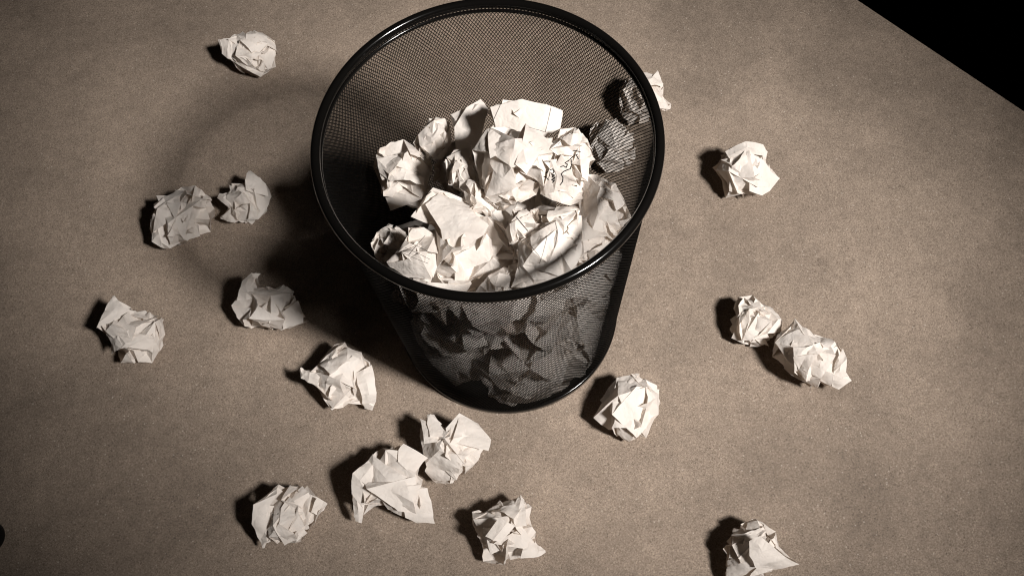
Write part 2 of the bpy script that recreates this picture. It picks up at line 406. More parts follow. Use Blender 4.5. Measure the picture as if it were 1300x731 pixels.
# name: (location, axes, scale, seed, fold points mm, folded points 0.1 mm, ridge offsets 0.1 mm, outline 0.1 mm, depth mm, floor mm)
SHEETS = {
 'b1': ((-0.2932, 0.3846, 0.0000), [0.9716,0.0446,-0.2323,0.1083,0.7892,0.6045,0.2103,-0.6125,0.7620], 1.0072, 3379, [0,0,24,0,60,0,86,0,117,0,143,0,169,0,201,0,231,0,231,25,231,54,231,78,231,113,231,137,231,163,202,163,174,163,140,163,122,163,90,163,56,163,32,163,0,163,0,134,0,113,0,82,0,53,0,33,159,63,58,106,37,43,92,58,124,38,161,121,116,98,27,71,198,41,157,34,69,50,195,89,89,82,129,128,93,126,72,25,146,105,46,139,109,137,30,101,26,135,206,132,56,80,44,17,18,25,95,26,174,20,133,77,212,102,67,146,72,72,184,65],
  [348,54,-89,336,-174,-45,84,-220,197,30,-32,251,-104,199,182,-252,201,45,-9,258,-19,164,173,203,43,298,-37,-174,259,26,-351,148,-50,-154,167,-202,-66,278,36,71,302,49,250,203,-99,350,47,93,248,30,-162,-66,92,-66,-75,146,0,-262,-71,3,0,-95,-194,199,-43,-241,387,-19,-8,259,208,75,93,224,188,-76,249,-54,-57,122,-255,95,36,-276,66,-131,-234,-117,176,79,-94,-223,-101,-37,11,85,140,272,-96,129,-294,106,344,122,45,-239,13,-32,-132,-75,111,-90,100,-261,85,-188,170,-225,-84,47,150,32,262,113,14,248,92,-110,-100,225,-44,36,279,-176,133,-19,133,-266,40,-112,82,58,-61,49,127,213,-149,99,148,239,-179,-7,250,131,-317,-2,135,-138,-202,236,137,175,55,81,-97,331,-69,-135,-159,104,86,-168,-22,-251,-22,-53,288,-78,-253,-75],
  [15,0,32,-2,-49,-1,3,13,19,19,21,2,30,49,13,7,57,17,38,-65,-25,-31,17,-1,7,21,16,33,12,18,19,-28,23,-2,-11,7,-70,20,-17,-14,-3,-18,-17,-19,15,-3,34,-35,7,-14,-3,-14,-5,53,20,22,4,-53,-9,74,-57,-2,2,-2,-1,8,-7,-2,-11,25,-30,9,6,11,-32,-48,-59,23,-7,-47,50,8,5,-5,-3,-27,-4,0,-50,-10,2,-10,-52,13,25,-34,-6,-3,8,38,0,-43,71,22,28,-17,7,7,35,5,-8,-28,-12,-5,-13,14,5,-30,-9,-34,0,11,26,-49,26,11,13,-14,103,28,-80,2,-15,8,-33,14,-16,17,-16,25,7,12,2,-19,-40,-27,-41,-21,21,-9,-3,-49,-38,17,-47,-56,-12,-11,-8,-1,23,-14,-29,-28,1,0,-8,9,10,6,20,17,-26,0,-60,-9,-9,3,-26,6,-3,-38,-21,-20,0,-11,9,6,-39,10,19,17,19,-4,7,38,26,-23,4,37,-27,6,5,-16,19,46,-18,-10,6,-21,-4,-1,-12,11,-28,-14,-5,2,7,31,37,-26,34,2,-11,15,34,2,14,20,15,-10,8,34,14,21,14,-19,-97,23,-47,29,28,-62,-25,8,-3,-29,-18,-1,-15,32,24,-35,-3,-14,-14,23,-11,0,11,17,7,-20,-21,-40,37,-13,9,-6,10,8,-6,0,-5,-1,13,34,4,-22,6,22,5,-1,1,-26,-16,-4,2,9,-21,32,-22,-27,11,1,44,-20,12,-16,25,3,-25,1,-34,9,34,12,56,19,14,9,-9,-13,9,-9,24,-33,20,4,3,16,22,-8,-11,0,-10,4,-1,-11,18,45,11,71,-12,1,16,-10,5,9,-17,-13,31,4,-28,12,15,-11,-12,19,-11,-15,1,-18,11,-8,9,-5,16,-7,-32,10,33,22,7,-3,7,2,9,15,20,27,-8,17,-20,14,19,-38,-94,8,36,-19,38,24,-5,-2,-3,-7,-12,4,-22,40,-40,-9,6,24,28,44,-28,-23,-5,-19,-14,-24,19,-40,3,-29,4,16,-1,12,11,-9,27,-4,40,-5,13,20,-14,-17,12,10,2,-3,-5,-15,-18,-1,-45,9,2,-17,-35,-12,11,26,-82,23,-33,-3,-31,17,-17,-17,3],
  [-378,181,-310,193,-231,197,-169,252,-15,240,-71,307,34,289,71,304,181,264,323,166,378,-18,329,-172,267,-203,144,-307,-3,-295,-151,-209,-200,-86,-274,-61,-353,18,-329,104], 27.7, 26.1),
 'b2': ((-0.3692, 0.1543, 0.0000), [0.9518,0.0462,-0.3033,0.1107,0.8704,0.4798,0.2861,-0.4902,0.8233], 1.0021, 3178, [0,0,49,0,75,0,117,0,151,0,210,0,236,0,281,0,281,32,281,70,281,125,281,160,281,199,250,199,207,199,159,199,128,199,81,199,30,199,0,199,0,152,0,117,0,89,0,42,133,91,67,68,212,56,203,109,39,106,175,37,101,131,245,154,152,127,244,81,187,72,182,178,44,148,119,50,253,30,77,100,78,161,176,107,247,108,121,163,31,84,157,65,59,34],
  [-42,-270,25,243,123,46,306,245,78,140,296,-228,231,45,-146,-7,-29,380,-55,35,186,-177,9,-244,-394,-150,-83,-214,-405,30,-140,-88,-359,-310,117,-180,-318,16,168,-119,199,235,18,35,313,-353,-181,118,-229,27,-60,36,326,-200,-359,91,0,-349,-118,-74,-214,-215,299,-177,-258,61,-95,-342,-190,-385,-36,13,-52,11,-347,-193,-82,315,27,111,-152,353,-33,130,175,-155,80,139,372,138,192,-261,-20,3,305,-182,207,160,-82,100,-206,73,291,224,-150,-286,98,224,22,148,350,-324,226,-97,-354,38,118,-159,-335,97,170,67,27,306,-148,-104,153,-131,-168,-31,-183,-272,28,-325,96,5,157,-40,67,154,351],
  [-37,36,61,24,-45,-40,-28,44,-19,70,73,-35,125,-28,27,133,46,-79,-36,-43,14,81,28,2,-29,22,21,-11,14,-11,-27,-21,-41,-45,50,-60,28,-18,15,32,-57,35,7,1,-5,30,4,-68,13,25,36,-4,25,-29,-53,-6,-7,-2,-10,-19,-5,47,-26,107,146,8,79,49,-46,32,19,-18,-129,51,19,-16,-14,-31,-21,-35,-34,91,-67,-152,81,-27,-97,38,9,-26,-19,2,-5,4,18,-30,33,56,-67,156,104,74,-19,-59,-37,-52,15,15,-24,-2,45,2,16,11,3,-4,29,29,48,62,123,-9,-40,-33,-24,-67,-6,27,23,-51,-101,-47,-8,7,-29,-10,55,8,-44,-4,-91,6,-11,4,40,42,-27,-6,15,-53,-34,19,31,-24,72,-25,-37,20,-10,-6,-21,-28,20,64,40,44,130,4,35,-10,-42,-59,-12,62,-2,-11,36,-28,-24,1,50,-28,4,-34,-18,11,7,19,-33,-8,4,17,-24,-42,18,50,-64,21,20,-26,6,10,-98,9,9,-15,45,93,-28,42,-24,4,-8,29,36,-46,-31,141,35,34,-27,13,-7,10,35,-15,41,-1,-5,-4,-14,12,31,-12,67,9,-16,-8,5,2,26,-10,-76,35,5,-21,-10,10,108,39,-1,23,-40,-48,19,-35,20,8,77,33,-49,-8,-13,28,39,26,7,-28,24,14,69,9,-22,-9,53,-12,-4,-28,43,-29,25,-14,116,10,25,19,-61,-14,-34,7,18,7,-25,-7,45,-61,21,-1,-9,-9,13,-1,-5,-19,-8,1,-36,4,-7,0,-20,-9,-1,47,-47,14,32,-25,45,-8,-41,-56,101,8,-21,36,35,-15,-6,25,29,14,22,-7,5,12,-48,10,-71,-33,-61,24],
  [-302,265,-149,239,-82,339,125,388,211,332,318,225,391,-1,305,-61,329,-175,305,-235,118,-241,-42,-381,-215,-388,-362,-321,-355,-188,-391,-148,-375,-41,-342,105], 36.9, 31.7),
 'b3': ((-0.2968, 0.1734, 0.0000), [0.9665,0.0227,-0.2557,0.1105,0.8622,0.4943,0.2317,-0.5060,0.8308], 1.0089, 1462, [0,0,27,0,41,0,70,0,85,0,109,0,133,0,154,0,180,0,199,0,199,28,199,41,199,76,199,98,199,115,199,140,176,140,160,140,130,140,105,140,84,140,64,140,40,140,21,140,0,140,0,115,0,91,0,66,0,43,0,28,118,71,61,66,80,35,154,62,53,105,111,107,120,35,166,33,83,83,163,98,175,59,141,116,23,44,95,67,75,112,45,86,28,107,106,50,14,14,138,85,183,109,143,27,21,79,179,82,53,37,163,121,93,120,175,22,97,97,148,41,31,91,56,18,28,66],
  [-150,-169,192,-279,-32,-2,-231,67,-84,21,205,-94,50,64,-102,-109,-107,-94,-211,-283,31,-208,-128,-35,24,-142,-22,32,-107,-200,-31,148,-160,-160,135,-171,50,-142,-191,70,-326,-74,38,-182,-147,19,20,-268,-148,85,-142,-200,152,-4,-201,-65,89,-152,-307,56,-131,-131,158,-240,-183,5,-153,-114,217,25,-69,264,6,-254,173,199,-203,23,30,-305,-113,235,-166,-66,58,-292,-112,-51,-307,-20,216,-89,-159,39,299,-71,98,115,241,222,146,131,-169,174,-22,139,-189,181,143,-251,126,-84,138,159,176,147,107,30,-168,126,106,107,-42,-37,72,243,-31,-107,-217,296,86,-39,-17,7,-74,-81,117,-193,22,13,-58,259,-78,79,-222,-218,12,48,46,-56,-86,-212,-59,-39,-97,171,61,-88,-219,173,-116,-35,-39,22,54,-135,-19,63,20,-171,2,-12,56,73,106,-28,156,64,11,195,-75,-21,-181,-111,183,67,154,23,-236],
  [-23,11,-45,-10,-14,-35,-50,1,-32,11,9,17,0,-7,13,1,-2,-1,-18,19,2,12,20,29,11,1,38,16,24,-2,20,-14,48,27,4,16,0,-19,15,3,2,-1,-17,27,24,20,8,13,38,-24,37,-14,-15,19,18,3,5,28,-16,17,4,-9,-8,16,-3,-12,8,20,-2,29,-1,12,-23,-2,1,-21,7,23,-5,5,-12,9,34,-5,-40,1,87,10,1,39,23,-9,18,9,-9,1,-3,-11,-24,2,-4,21,-3,-11,-2,-5,6,9,1,-9,-23,3,5,5,8,1,1,-1,41,12,13,7,7,0,1,0,9,-20,-16,28,22,-16,-6,-7,2,-14,11,5,9,2,-2,5,7,5,14,-5,-9,15,-10,10,-2,-38,15,2,-1,2,-2,7,-38,14,10,-23,16,-17,-5,21,-23,8,29,16,8,1,-35,-5,11,-3,13,3,-2,-1,14,12,-6,-15,8,-11,64,8,-6,3,-4,1,35,-5,0,35,-11,-6,6,7,28,-7,2,-2,-22,-23,7,-16,15,-9,-16,36,-18,-8,-4,3,11,14,-6,-18,-14,-29,-16,12,13,37,42,-4,7,13,-12,35,-7,36,34,27,-36,7,6,20,-1,-9,-7,-14,-6,-28,-17,-17,-31,-4,3,-3,-5,15,-6,-54,-11,51,-29,11,54,8,3,21,-1,36,26,7,-27,3,-3,2,6,24,11,2,13,-7,35,-3,-27,9,9,0,-11,-15,-13,-5,9,3,-5,11,44,13,-19,-3,19,-7,27,-1,-31,-2,-6,-11,-1,-21,8,38,-17,20,8,0,-17,-1,8,7,11,24,-8,20,-10,2,6,14,3,10,-19,1,-26,-14,-10,30,-9,6,3,1,-10,-8,6,0,-14,4,12,-4,10,24,-4,28,38,-18,-36,2,-19,-8,36,33,10,6,7,-3,-5,-21,56,-19,-24,38,-2,2,0,-8,4,-3,12,27,5,11,-5,0,1,4,-5,2,-7,10,-7,-20,6,19,-1,-14,14,-2,8,69,0,29,2,-1,6,-8,29,12,10,9,-4,-11,10,-5,-14,8,14,20,3,15,-17,-7,-16,-21,4,0,9,-20,-22,2,1,-3,28,24,-13,24,-41,-28,-10,-10,-9,-20,5,-8,-17,-11,7,3,50,8,-13,-19,-26,-5,20,32,-18,7,-9,-13,32,9,0,-1,-1,-13,-11,-13,-16,-6,43,-67,29,-36],
  [-9,177,9,286,43,328,164,251,261,137,324,10,273,-70,256,-173,118,-311,72,-328,-9,-320,-112,-265,-146,-305,-290,-237,-278,-202,-215,-139,-169,-87,-324,-1,-307,56,-227,68,-175,33,-169,102,-204,165,-169,183], 26.1, 24.4),
 'b4': ((-0.2668, 0.0304, 0.0000), [0.9687,-0.0071,-0.2480,0.1109,0.9066,0.4072,0.2219,-0.4219,0.8790], 1.0046, 3079, [0,0,30,0,51,0,80,0,105,0,130,0,157,0,191,0,217,0,217,33,217,61,217,99,217,128,217,154,184,154,167,154,139,154,105,154,88,154,58,154,26,154,0,154,0,125,0,86,0,66,0,26,110,85,165,52,157,103,46,90,117,121,36,34,189,105,76,45,104,28,134,42,76,104,47,136,87,127,19,129,189,37,162,27,180,83,114,58,49,64,92,71,73,30,85,89,135,95,64,133],
  [26,127,-95,283,78,49,153,-57,132,26,169,22,-160,4,10,-121,-202,-93,-133,32,-191,148,13,-302,151,-223,-191,387,-157,7,163,-195,-161,-195,-269,-119,-172,16,-159,41,106,-258,145,205,39,282,119,39,68,154,30,-176,337,-79,-159,256,-114,-197,-8,-253,56,36,-336,66,146,-103,287,50,-30,-44,186,124,40,165,-17,127,54,-311,-305,-267,31,0,59,180,44,-325,-51,137,-215,259,-213,8,-178,334,-192,-152,-156,-172,147,-85,-147,-173,-252,135,-218,-304,120,106,-146,-50,260,-50,-137,-155,-213,133,87,226,-64,-172,244,100,43,-18,191,-12,9,-253,237,-442,-33,-32,114,-321,30,-221,-65,90,8,-31,-211,-247,-186,235,-147,-293,-178,-155,-54,-50],
  [-3,-12,6,17,-2,-55,-1,18,-19,-29,22,9,-14,-4,-36,-44,-22,-20,0,6,8,-27,-23,-7,14,35,-2,-36,36,-80,27,-31,-101,-33,-60,-13,-59,-17,-7,-82,0,-41,13,-30,16,7,-47,41,-3,35,-7,17,17,-44,11,-19,-6,-3,-21,19,-16,11,25,19,-24,-15,34,5,-2,104,40,6,37,-21,13,10,-21,2,3,0,-3,-9,-11,-27,28,32,-5,-17,14,22,-37,-31,20,20,-18,-24,36,17,-20,-16,0,-2,3,-2,13,-16,-14,0,-27,-1,-24,10,-19,-11,-6,-1,44,-2,-76,-33,6,-33,-16,5,-17,5,19,5,70,-38,-7,-60,-90,1,-25,-27,-22,-26,-7,11,2,15,65,-45,-2,-1,-13,28,48,-52,8,17,14,8,7,-1,-16,21,25,1,10,-28,32,10,-1,-26,0,-51,-8,26,-1,11,10,-25,-4,2,12,10,27,22,-34,5,27,-7,16,19,-2,-10,6,23,12,-14,-1,-3,-1,1,13,3,28,-38,63,28,-15,-30,-4,4,-1,16,4,1,39,54,10,14,-23,20,-13,-12,42,1,-60,11,0,-16,32,1,-29,13,9,-23,-1,-8,15,-7,-13,-5,12,3,-1,1,-15,-19,-15,-16,10,-20,-4,-7,-9,23,12,-29,-36,-2,-14,23,-34,22,-12,-1,-6,21,-4,-35,4,15,1,-4,-12,3,-60,-4,-10,7,40,-29,4,8,2,-3,0,-3,8,-9,0,-7,-11,1,-22,13,1,-22,-30,9,32,-10,-29,-36,27,-2,13,9,-5,59,-31,-3,18,-19,19,1,14,-6,-40,-14,11,7,-16,2,13,-12,-8,-7,24,-2,30,-6,17,12,-16,-14,13,-6,-3,12,23,5,-28,14,15,-4,-34,18,3,2,12,25,-23,23,11,7,-9,19,7,-4,0,7,-32,14,-10,0,-8,-7,2],
  [-211,332,-113,327,-153,275,-194,147,-72,130,-49,194,66,147,147,207,275,113,280,32,344,-84,367,-153,436,-205,251,-269,136,-321,-14,-315,-211,-332,-373,-188,-436,-14,-367,78,-321,240], 34.3, 28.6),
 'b5': ((-0.4242, 0.0147, 0.0000), [0.9342,0.0356,-0.3551,0.1108,0.9169,0.3834,0.3392,-0.3976,0.8526], 1.0031, 959, [0,0,33,0,69,0,99,0,134,0,172,0,200,0,231,0,272,0,272,34,272,66,272,90,272,122,272,167,272,192,239,192,204,192,174,192,142,192,99,192,76,192,28,192,0,192,0,160,0,133,0,94,0,66,0,38,70,116,202,74,133,114,97,76,144,74,191,125,79,152,156,142,234,37,229,157,37,153,181,33,235,111,80,37,123,48,34,85,60,80,45,118,211,42,105,120,174,77,25,59,93,139,136,158],
  [-197,-77,-225,-336,158,-42,-44,-48,-41,142,-185,123,105,158,144,-77,110,-141,-162,334,-48,52,202,-168,300,151,117,40,54,320,-77,-239,300,-111,-369,85,-120,-268,-216,155,72,-120,-15,254,-95,-69,182,204,-272,-52,59,-303,140,-124,-136,2,-338,-373,26,3,-376,36,62,-336,27,-164,-238,-113,58,-34,-271,-129,233,-291,-142,-36,-197,64,-186,-33,202,-189,-290,86,262,95,242,-66,16,-319,86,-373,127,348,-94,-171,-62,-185,-210,366,111,-37,-49,4,248,132,-167,-154,-229,122,57,96,-136,268,46,83,-165,-373,83,2,254,-316,-124,219,211,58,87,81,-339,209,-50,268,313,-242,115,337,139,14,-190,-104,-53,233,-257,184,-97,76,-54,-21,-184,326,58,-151,233,-66,-301,-206],
  [-4,-7,-2,42,24,21,35,6,-1,8,11,-7,4,-11,-10,-18,16,-6,12,-28,-24,8,-21,3,14,-4,11,-43,22,75,39,78,52,-14,12,-44,-1,44,55,1,5,-14,-39,-28,-13,75,-40,-65,7,46,36,-60,-58,-24,37,-34,23,-4,0,0,-3,-50,18,40,-13,-14,-29,55,20,59,-21,5,-8,6,-9,22,2,-16,-27,10,-28,-14,-33,3,4,-31,33,-35,-46,-43,-62,-66,-43,13,61,21,5,-1,3,25,15,48,0,-1,1,25,16,-4,-43,3,-15,34,37,-48,60,188,-69,58,3,-39,-12,100,77,-6,-28,42,12,19,-42,36,-4,7,14,-20,-9,-29,44,-45,-49,-35,-75,2,-6,-13,21,89,21,-65,98,-71,-4,9,23,-43,-35,14,-40,-37,-1,-12,24,-23,-1,-10,-27,-13,2,-8,-4,-24,-12,-13,-3,-50,16,-22,-39,36,-34,7,-19,-32,-32,-14,-17,-54,-35,39,21,0,-54,10,13,15,-33,-8,33,-44,-103,83,-96,6,2,-5,-21,-47,-4,12,4,-7,-4,0,-27,56,-20,23,28,55,12,-12,-8,59,34,9,14,20,15,22,22,47,34,-71,29,-20,41,1,-5,47,-10,17,6,-57,-61,-48,16,20,9,3,27,4,0,7,13,-4,85,31,38,-2,17,36,8,15,19,-24,4,11,22,32,-5,14,45,-5,66,11,5,106,1,-48,-26,-13,-2,15,2,4,-56,-70,-26,-52,-31,-1,-52,71,-60,-44,57,-9,51,21,36,25,24,-19,-30,-13,33,-33,-28,-6,-26,4,-26,39,-62,65,-143,23,-20,39,-54,-13,0,37,-8,-130,2,21,6,22,-21,22,-18,-11,5,-20,5,36,6,-16,24,-12,3,16,-7,13,-8,15,-70,37,29,21,26,-2,8,-6,-27,48,2,-20,-5,-13,95,-48,-27,10,27,-29,-19,-24,-21,4,-22,0,3,-10,-13],
  [-203,388,37,218,156,224,289,171,343,111,369,-49,356,-182,236,-388,37,-375,-116,-379,-210,-261,-216,-155,-269,-35,-369,31,-296,231], 35.7, 30.4),
 'b6': ((-0.1927, -0.0676, 0.0000), [0.9794,-0.0434,-0.1974,0.1106,0.9327,0.3433,0.1692,-0.3580,0.9183], 1.0045, 1667, [0,0,33,0,49,0,80,0,102,0,135,0,166,0,184,0,213,0,245,0,245,22,245,60,245,92,245,111,245,143,245,173,218,173,185,173,158,173,142,173,112,173,81,173,56,173,29,173,0,173,0,143,0,110,0,87,0,63,0,35,172,79,54,99,128,61,199,109,40,68,143,114,95,120,202,53,101,37,198,138,164,47,223,131,53,36,68,135,125,143,170,143,94,72,83,56,32,126,225,36,185,28,122,95,54,151,217,73,33,146,127,38,75,79,79,151,40,18,9,128,152,86,166,22,133,19,174,105],
  [-45,-172,14,-119,112,123,-72,137,-24,-249,91,81,-229,-99,104,-70,-373,19,-161,-172,-165,-219,-12,-219,-229,132,33,-91,29,294,65,175,269,357,146,44,382,-174,19,363,-367,-6,350,-91,-173,369,95,59,151,219,-27,146,222,224,-45,269,83,-12,231,-71,205,44,-138,243,-193,61,12,-248,-17,-58,-187,-270,125,35,-264,-96,222,-192,-12,225,124,67,384,73,-109,268,-27,-275,56,-108,-10,-127,-228,-72,-55,-207,159,136,50,-73,-346,108,175,145,-266,-371,56,-16,-120,-246,182,228,94,-7,52,-39,330,135,-136,166,276,-62,-245,140,-198,-89,139,304,28,-16,12,175,-92,-93,-175,-98,0,260,199,-219,92,219,-38,129,-307,58,20,97,326,75,47,72,-243,-115,-66,94,17,-30,7,140,-25,193,-182,-72,-66,166,-85,110,168,-155,-80,137,-90,223,8,253,94,-147,220,-25,-102,57,-173,39,-126,-246,73,-250,48,-187,-194,-60],
  [1,13,47,-10,-27,-11,-19,22,3,19,-11,-41,20,15,-13,-12,19,13,-30,-26,-15,17,-16,-17,0,-51,-20,12,-9,17,-48,12,14,28,21,-25,-5,11,-5,-31,70,-45,23,20,-53,-29,15,-25,-18,42,40,-15,-14,3,-36,30,-50,42,9,-32,-19,-2,14,2,9,26,91,-40,49,7,-5,34,-13,39,-25,-47,29,-48,-18,54,-111,-3,-7,-4,7,3,24,30,14,-16,-19,35,7,-9,0,6,-6,-3,-15,13,6,5,-2,-25,-4,-30,64,-42,3,-3,-12,-29,83,-68,-24,34,42,-45,106,-15,9,40,-44,-25,12,7,39,-48,-23,12,16,-6,-30,29,-17,5,3,-2,1,6,-1,34,1,-23,5,-12,-28,-35,4,-99,10,-38,-38,-3,6,-10,-14,-16,6,-3,0,2,-2,5,21,27,24,-37,3,11,20,-20,13,-36,7,31,-8,57,2,14,44,7,4,-23,-7,9,4,-7,6,22,-17,-4,6,24,-44,-59,21,35,-14,23,-23,35,14,9,-10,10,-7,-52,-69,-35,1,-4,17,48,20,8,-13,31,42,14,16,10,-2,19,33,-29,21,18,-15,-4,1,-13,-12,-45,-26,-7,2,-2,10,-3,-4,0,-1,15,14,1,-17,26,-64,-50,-81,-124,0,16,4,-13,-54,-163,16,-12,29,-12,-26,-38,1,19,-2,1,-41,-2,-17,2,-5,9,-32,6,-20,18,13,29,19,-1,-11,-18,-9,3,25,46,-4,-25,33,8,9,-16,12,48,-6,-1,26,-17,-7,8,7,-26,-17,0,9,-10,-14,12,2,15,-12,17,-7,26,0,-31,9,-25,-31,13,-14,-9,-112,-65,-22,28,-6,10,4,18,-10,14,14,23,1,-22,15,10,-14,-15,-4,-19,40,-92,34,-8,-9,39,-8,-5,13,-3,27,12,6,-7,-7,-13,14,3,-8,42,-12,30,5,8,-2,17,-30,-4,51,-17,-60,13,-26,32,-17,3,3,-49,8,-14,-5,76,-27,3,14,40,14,1,14,2,2,-7,8,13,-1,-7,45,-2,-8,32,-10,33,20,25,-8,16,8,-1,27,-4,9,5,-5,13,-41,-36,-19,-10,-5,21,13,-49,8,-18,10,-23,9,3,1,17,14,-31,-14,-9,-5,-15,11,8,4,2,-52,-14,53,5,-31,-38,-12,-2,-4,15,23,-22,13,-18,-53,-9,31,1,-9,-14,13,-17,-10,4,-10,1,-9,25,9,-18,5,-3,8],
  [70,380,107,298,267,279,286,168,347,150,390,8,411,-276,372,-380,298,-368,236,-251,199,-177,168,-251,88,-350,-72,-372,-146,-263,-226,-103,-405,-17,-411,82,-343,39,-269,57,-183,193,-47,341], 31.6, 29.0),
 'b7': ((-0.1377, -0.1924, 0.0000), [0.9857,-0.0722,-0.1522,0.1092,0.9618,0.2509,0.1283,-0.2639,0.9560], 1.0005, 1971, [0,0,26,0,63,0,86,0,124,0,160,0,178,0,207,0,245,0,245,34,245,56,245,89,245,115,245,138,245,173,211,173,182,173,157,173,127,173,94,173,64,173,28,173,0,173,0,140,0,121,0,91,0,61,0,23,102,82,156,71,68,54,81,116,170,129,127,122,197,47,121,42,201,102,142,100,195,141,65,88,80,30,37,98,44,28,47,145,58,125,221,148,96,146,35,69,31,124,21,41,109,17,223,44,183,72],
  [-263,58,-68,-240,253,100,-405,22,-27,-424,-148,105,-311,145,55,-293,-190,180,-118,-153,165,106,31,162,282,-268,240,173,-397,-34,9,-266,-27,-312,-243,27,-148,-121,193,-103,-101,-12,7,-342,-35,184,-145,150,-100,-120,88,-303,-27,-3,-253,-88,279,-84,-174,12,-7,-264,-225,-53,62,-353,-245,179,-186,-9,339,-24,-84,184,-86,51,127,143,312,14,70,-54,-17,-10,233,-107,-219,45,378,-80,-40,-314,24,406,-309,66,-85,312,198,229,53,229,25,-47,-307,-175,49,-325,-287,201,-90,296,238,53,70,175,41,266,-431,-35,-294,-320,-60,70,-211,5,-169,-55,207,228,-47,-197,362,-78,-27,136,-47,-94,81,-305,181,212,-237,261,140,23,38,73,38,231,-361,12,-123,126,-240,-216,-22,212,-304],
  [39,55,-29,42,6,-37,63,83,-18,-7,11,-4,31,29,10,-3,-35,-31,1,-21,-30,20,-18,-15,-8,6,-5,4,12,-31,6,9,-21,-8,-51,-11,-1,16,22,23,6,3,-32,-9,-11,-21,27,-12,-27,-4,-13,-17,-21,-15,35,15,11,17,20,1,0,19,45,-34,27,39,-7,-14,0,34,15,-58,-1,-29,-19,-20,-48,19,-14,-39,8,10,8,-15,17,-8,-36,-19,-18,-25,11,0,-5,-2,2,-11,6,-20,-53,-14,-23,-69,-16,-11,-12,-26,42,-43,-2,5,-9,35,-2,-22,-11,18,16,5,4,-15,-16,21,12,-66,-30,-11,20,59,-46,-34,3,5,2,3,-1,15,-41,10,8,-9,-7,4,25,-39,-11,17,-49,-35,8,7,82,10,-74,-27,-3,-9,-12,-8,-63,23,-1,-6,60,55,12,-11,-32,6,-64,-14,3,-36,17,38,-4,-56,18,-54,-32,78,-32,2,-23,-14,47,26,-12,-28,23,-17,-20,-12,8,7,-23,-6,7,-7,18,16,2,33,-41,-22,4,-16,17,16,25,-55,24,13,-50,-20,29,6,43,-7,-104,29,-28,-15,-2,13,1,56,4,1,10,8,-17,23,-41,16,39,21,-19,52,-27,1,6,10,0,-23,-21,6,-7,16,-8,-18,19,-1,-10,-39,34,-18,-10,5,-35,-49,38,-5,-13,-57,51,23,-25,18,-64,10,26,-9,20,33,18,16,30,70,28,6,-15,6,-6,-1,-7,7,-6,-11,-3,-6,7,-13,10,3,-7,13,38,4,-15,47,22,-44,10,4,3,-6,9,43,-44,-21,9,8,16,-27,11,-12,-11,-26,26,-4,-19,0,-10,3,-33,-8,23,-10,21,16,-66,72,-64,-3,24,5,-22,9,-32,-17,43,-33,7,1,-2,3,9,-20,9,45,45,-17,-35,26,-6,-27,-9,-10,-47,-31,-47,-15,4,16,-4,-24,-64,23,-31,-43,2,35,-21,1,-15,-39,5,-35,-5,-2,-5,4,-51,-9],
  [126,433,217,269,351,240,259,121,344,-68,393,-271,430,-433,301,-433,161,-383,-21,-320,-189,-159,-315,-243,-315,-433,-379,-405,-428,-173,-430,79,-266,212,-203,318,-28,371,35,360], 35.0, 33.4),
 'b8': ((-0.0716, -0.1642, 0.0000), [0.9915,-0.0853,-0.0981,0.1097,0.9539,0.2795,0.0697,-0.2879,0.9551], 1.0031, 1972, [0,0,23,0,56,0,75,0,108,0,129,0,154,0,187,0,211,0,239,0,239,33,239,54,239,82,239,110,239,141,239,169,212,169,186,169,158,169,139,169,110,169,80,169,51,169,32,169,0,169,0,146,0,116,0,83,0,63,0,29,144,88,83,91,110,49,110,116,178,52,167,122,80,54,178,91,35,114,55,139,204,131,21,49,213,28,167,148,140,28,201,68,49,31,93,137,61,113,58,61,31,71,205,104,119,82,139,111,155,63,90,25,185,30,124,141,88,40,114,21,158,103,56,91,27,90],
  [-105,-71,329,16,86,344,29,318,132,-50,172,248,-51,264,53,-234,353,37,-107,217,-146,-199,-3,68,24,8,5,17,103,-247,258,238,-62,376,93,39,110,102,-38,-77,192,150,-375,207,81,-110,166,123,-47,260,-119,61,156,-314,31,109,-45,-81,7,67,-64,105,335,-201,147,88,-12,-49,191,89,-155,275,119,119,118,-35,211,238,-29,-18,274,140,-204,57,82,-293,-94,109,-195,220,-202,-375,-41,154,-30,-306,-144,4,-313,180,-197,-5,-158,-16,274,73,-265,-182,-20,171,-92,70,-297,128,-158,85,-34,-137,-223,-14,-244,-58,-126,261,-120,-15,59,272,92,167,-36,-145,-387,128,-76,121,-75,309,312,179,97,126,59,31,-148,-69,-225,180,236,-169,197,-38,-224,-176,-137,123,-85,-288,-227,-14,-374,81,-276,-173,102,-57,40,-14,-141,215,277,120,-138,266,34,32,-143,-150,209,-129,-72,-230,-45,-58,126,-299,75,24,-82],
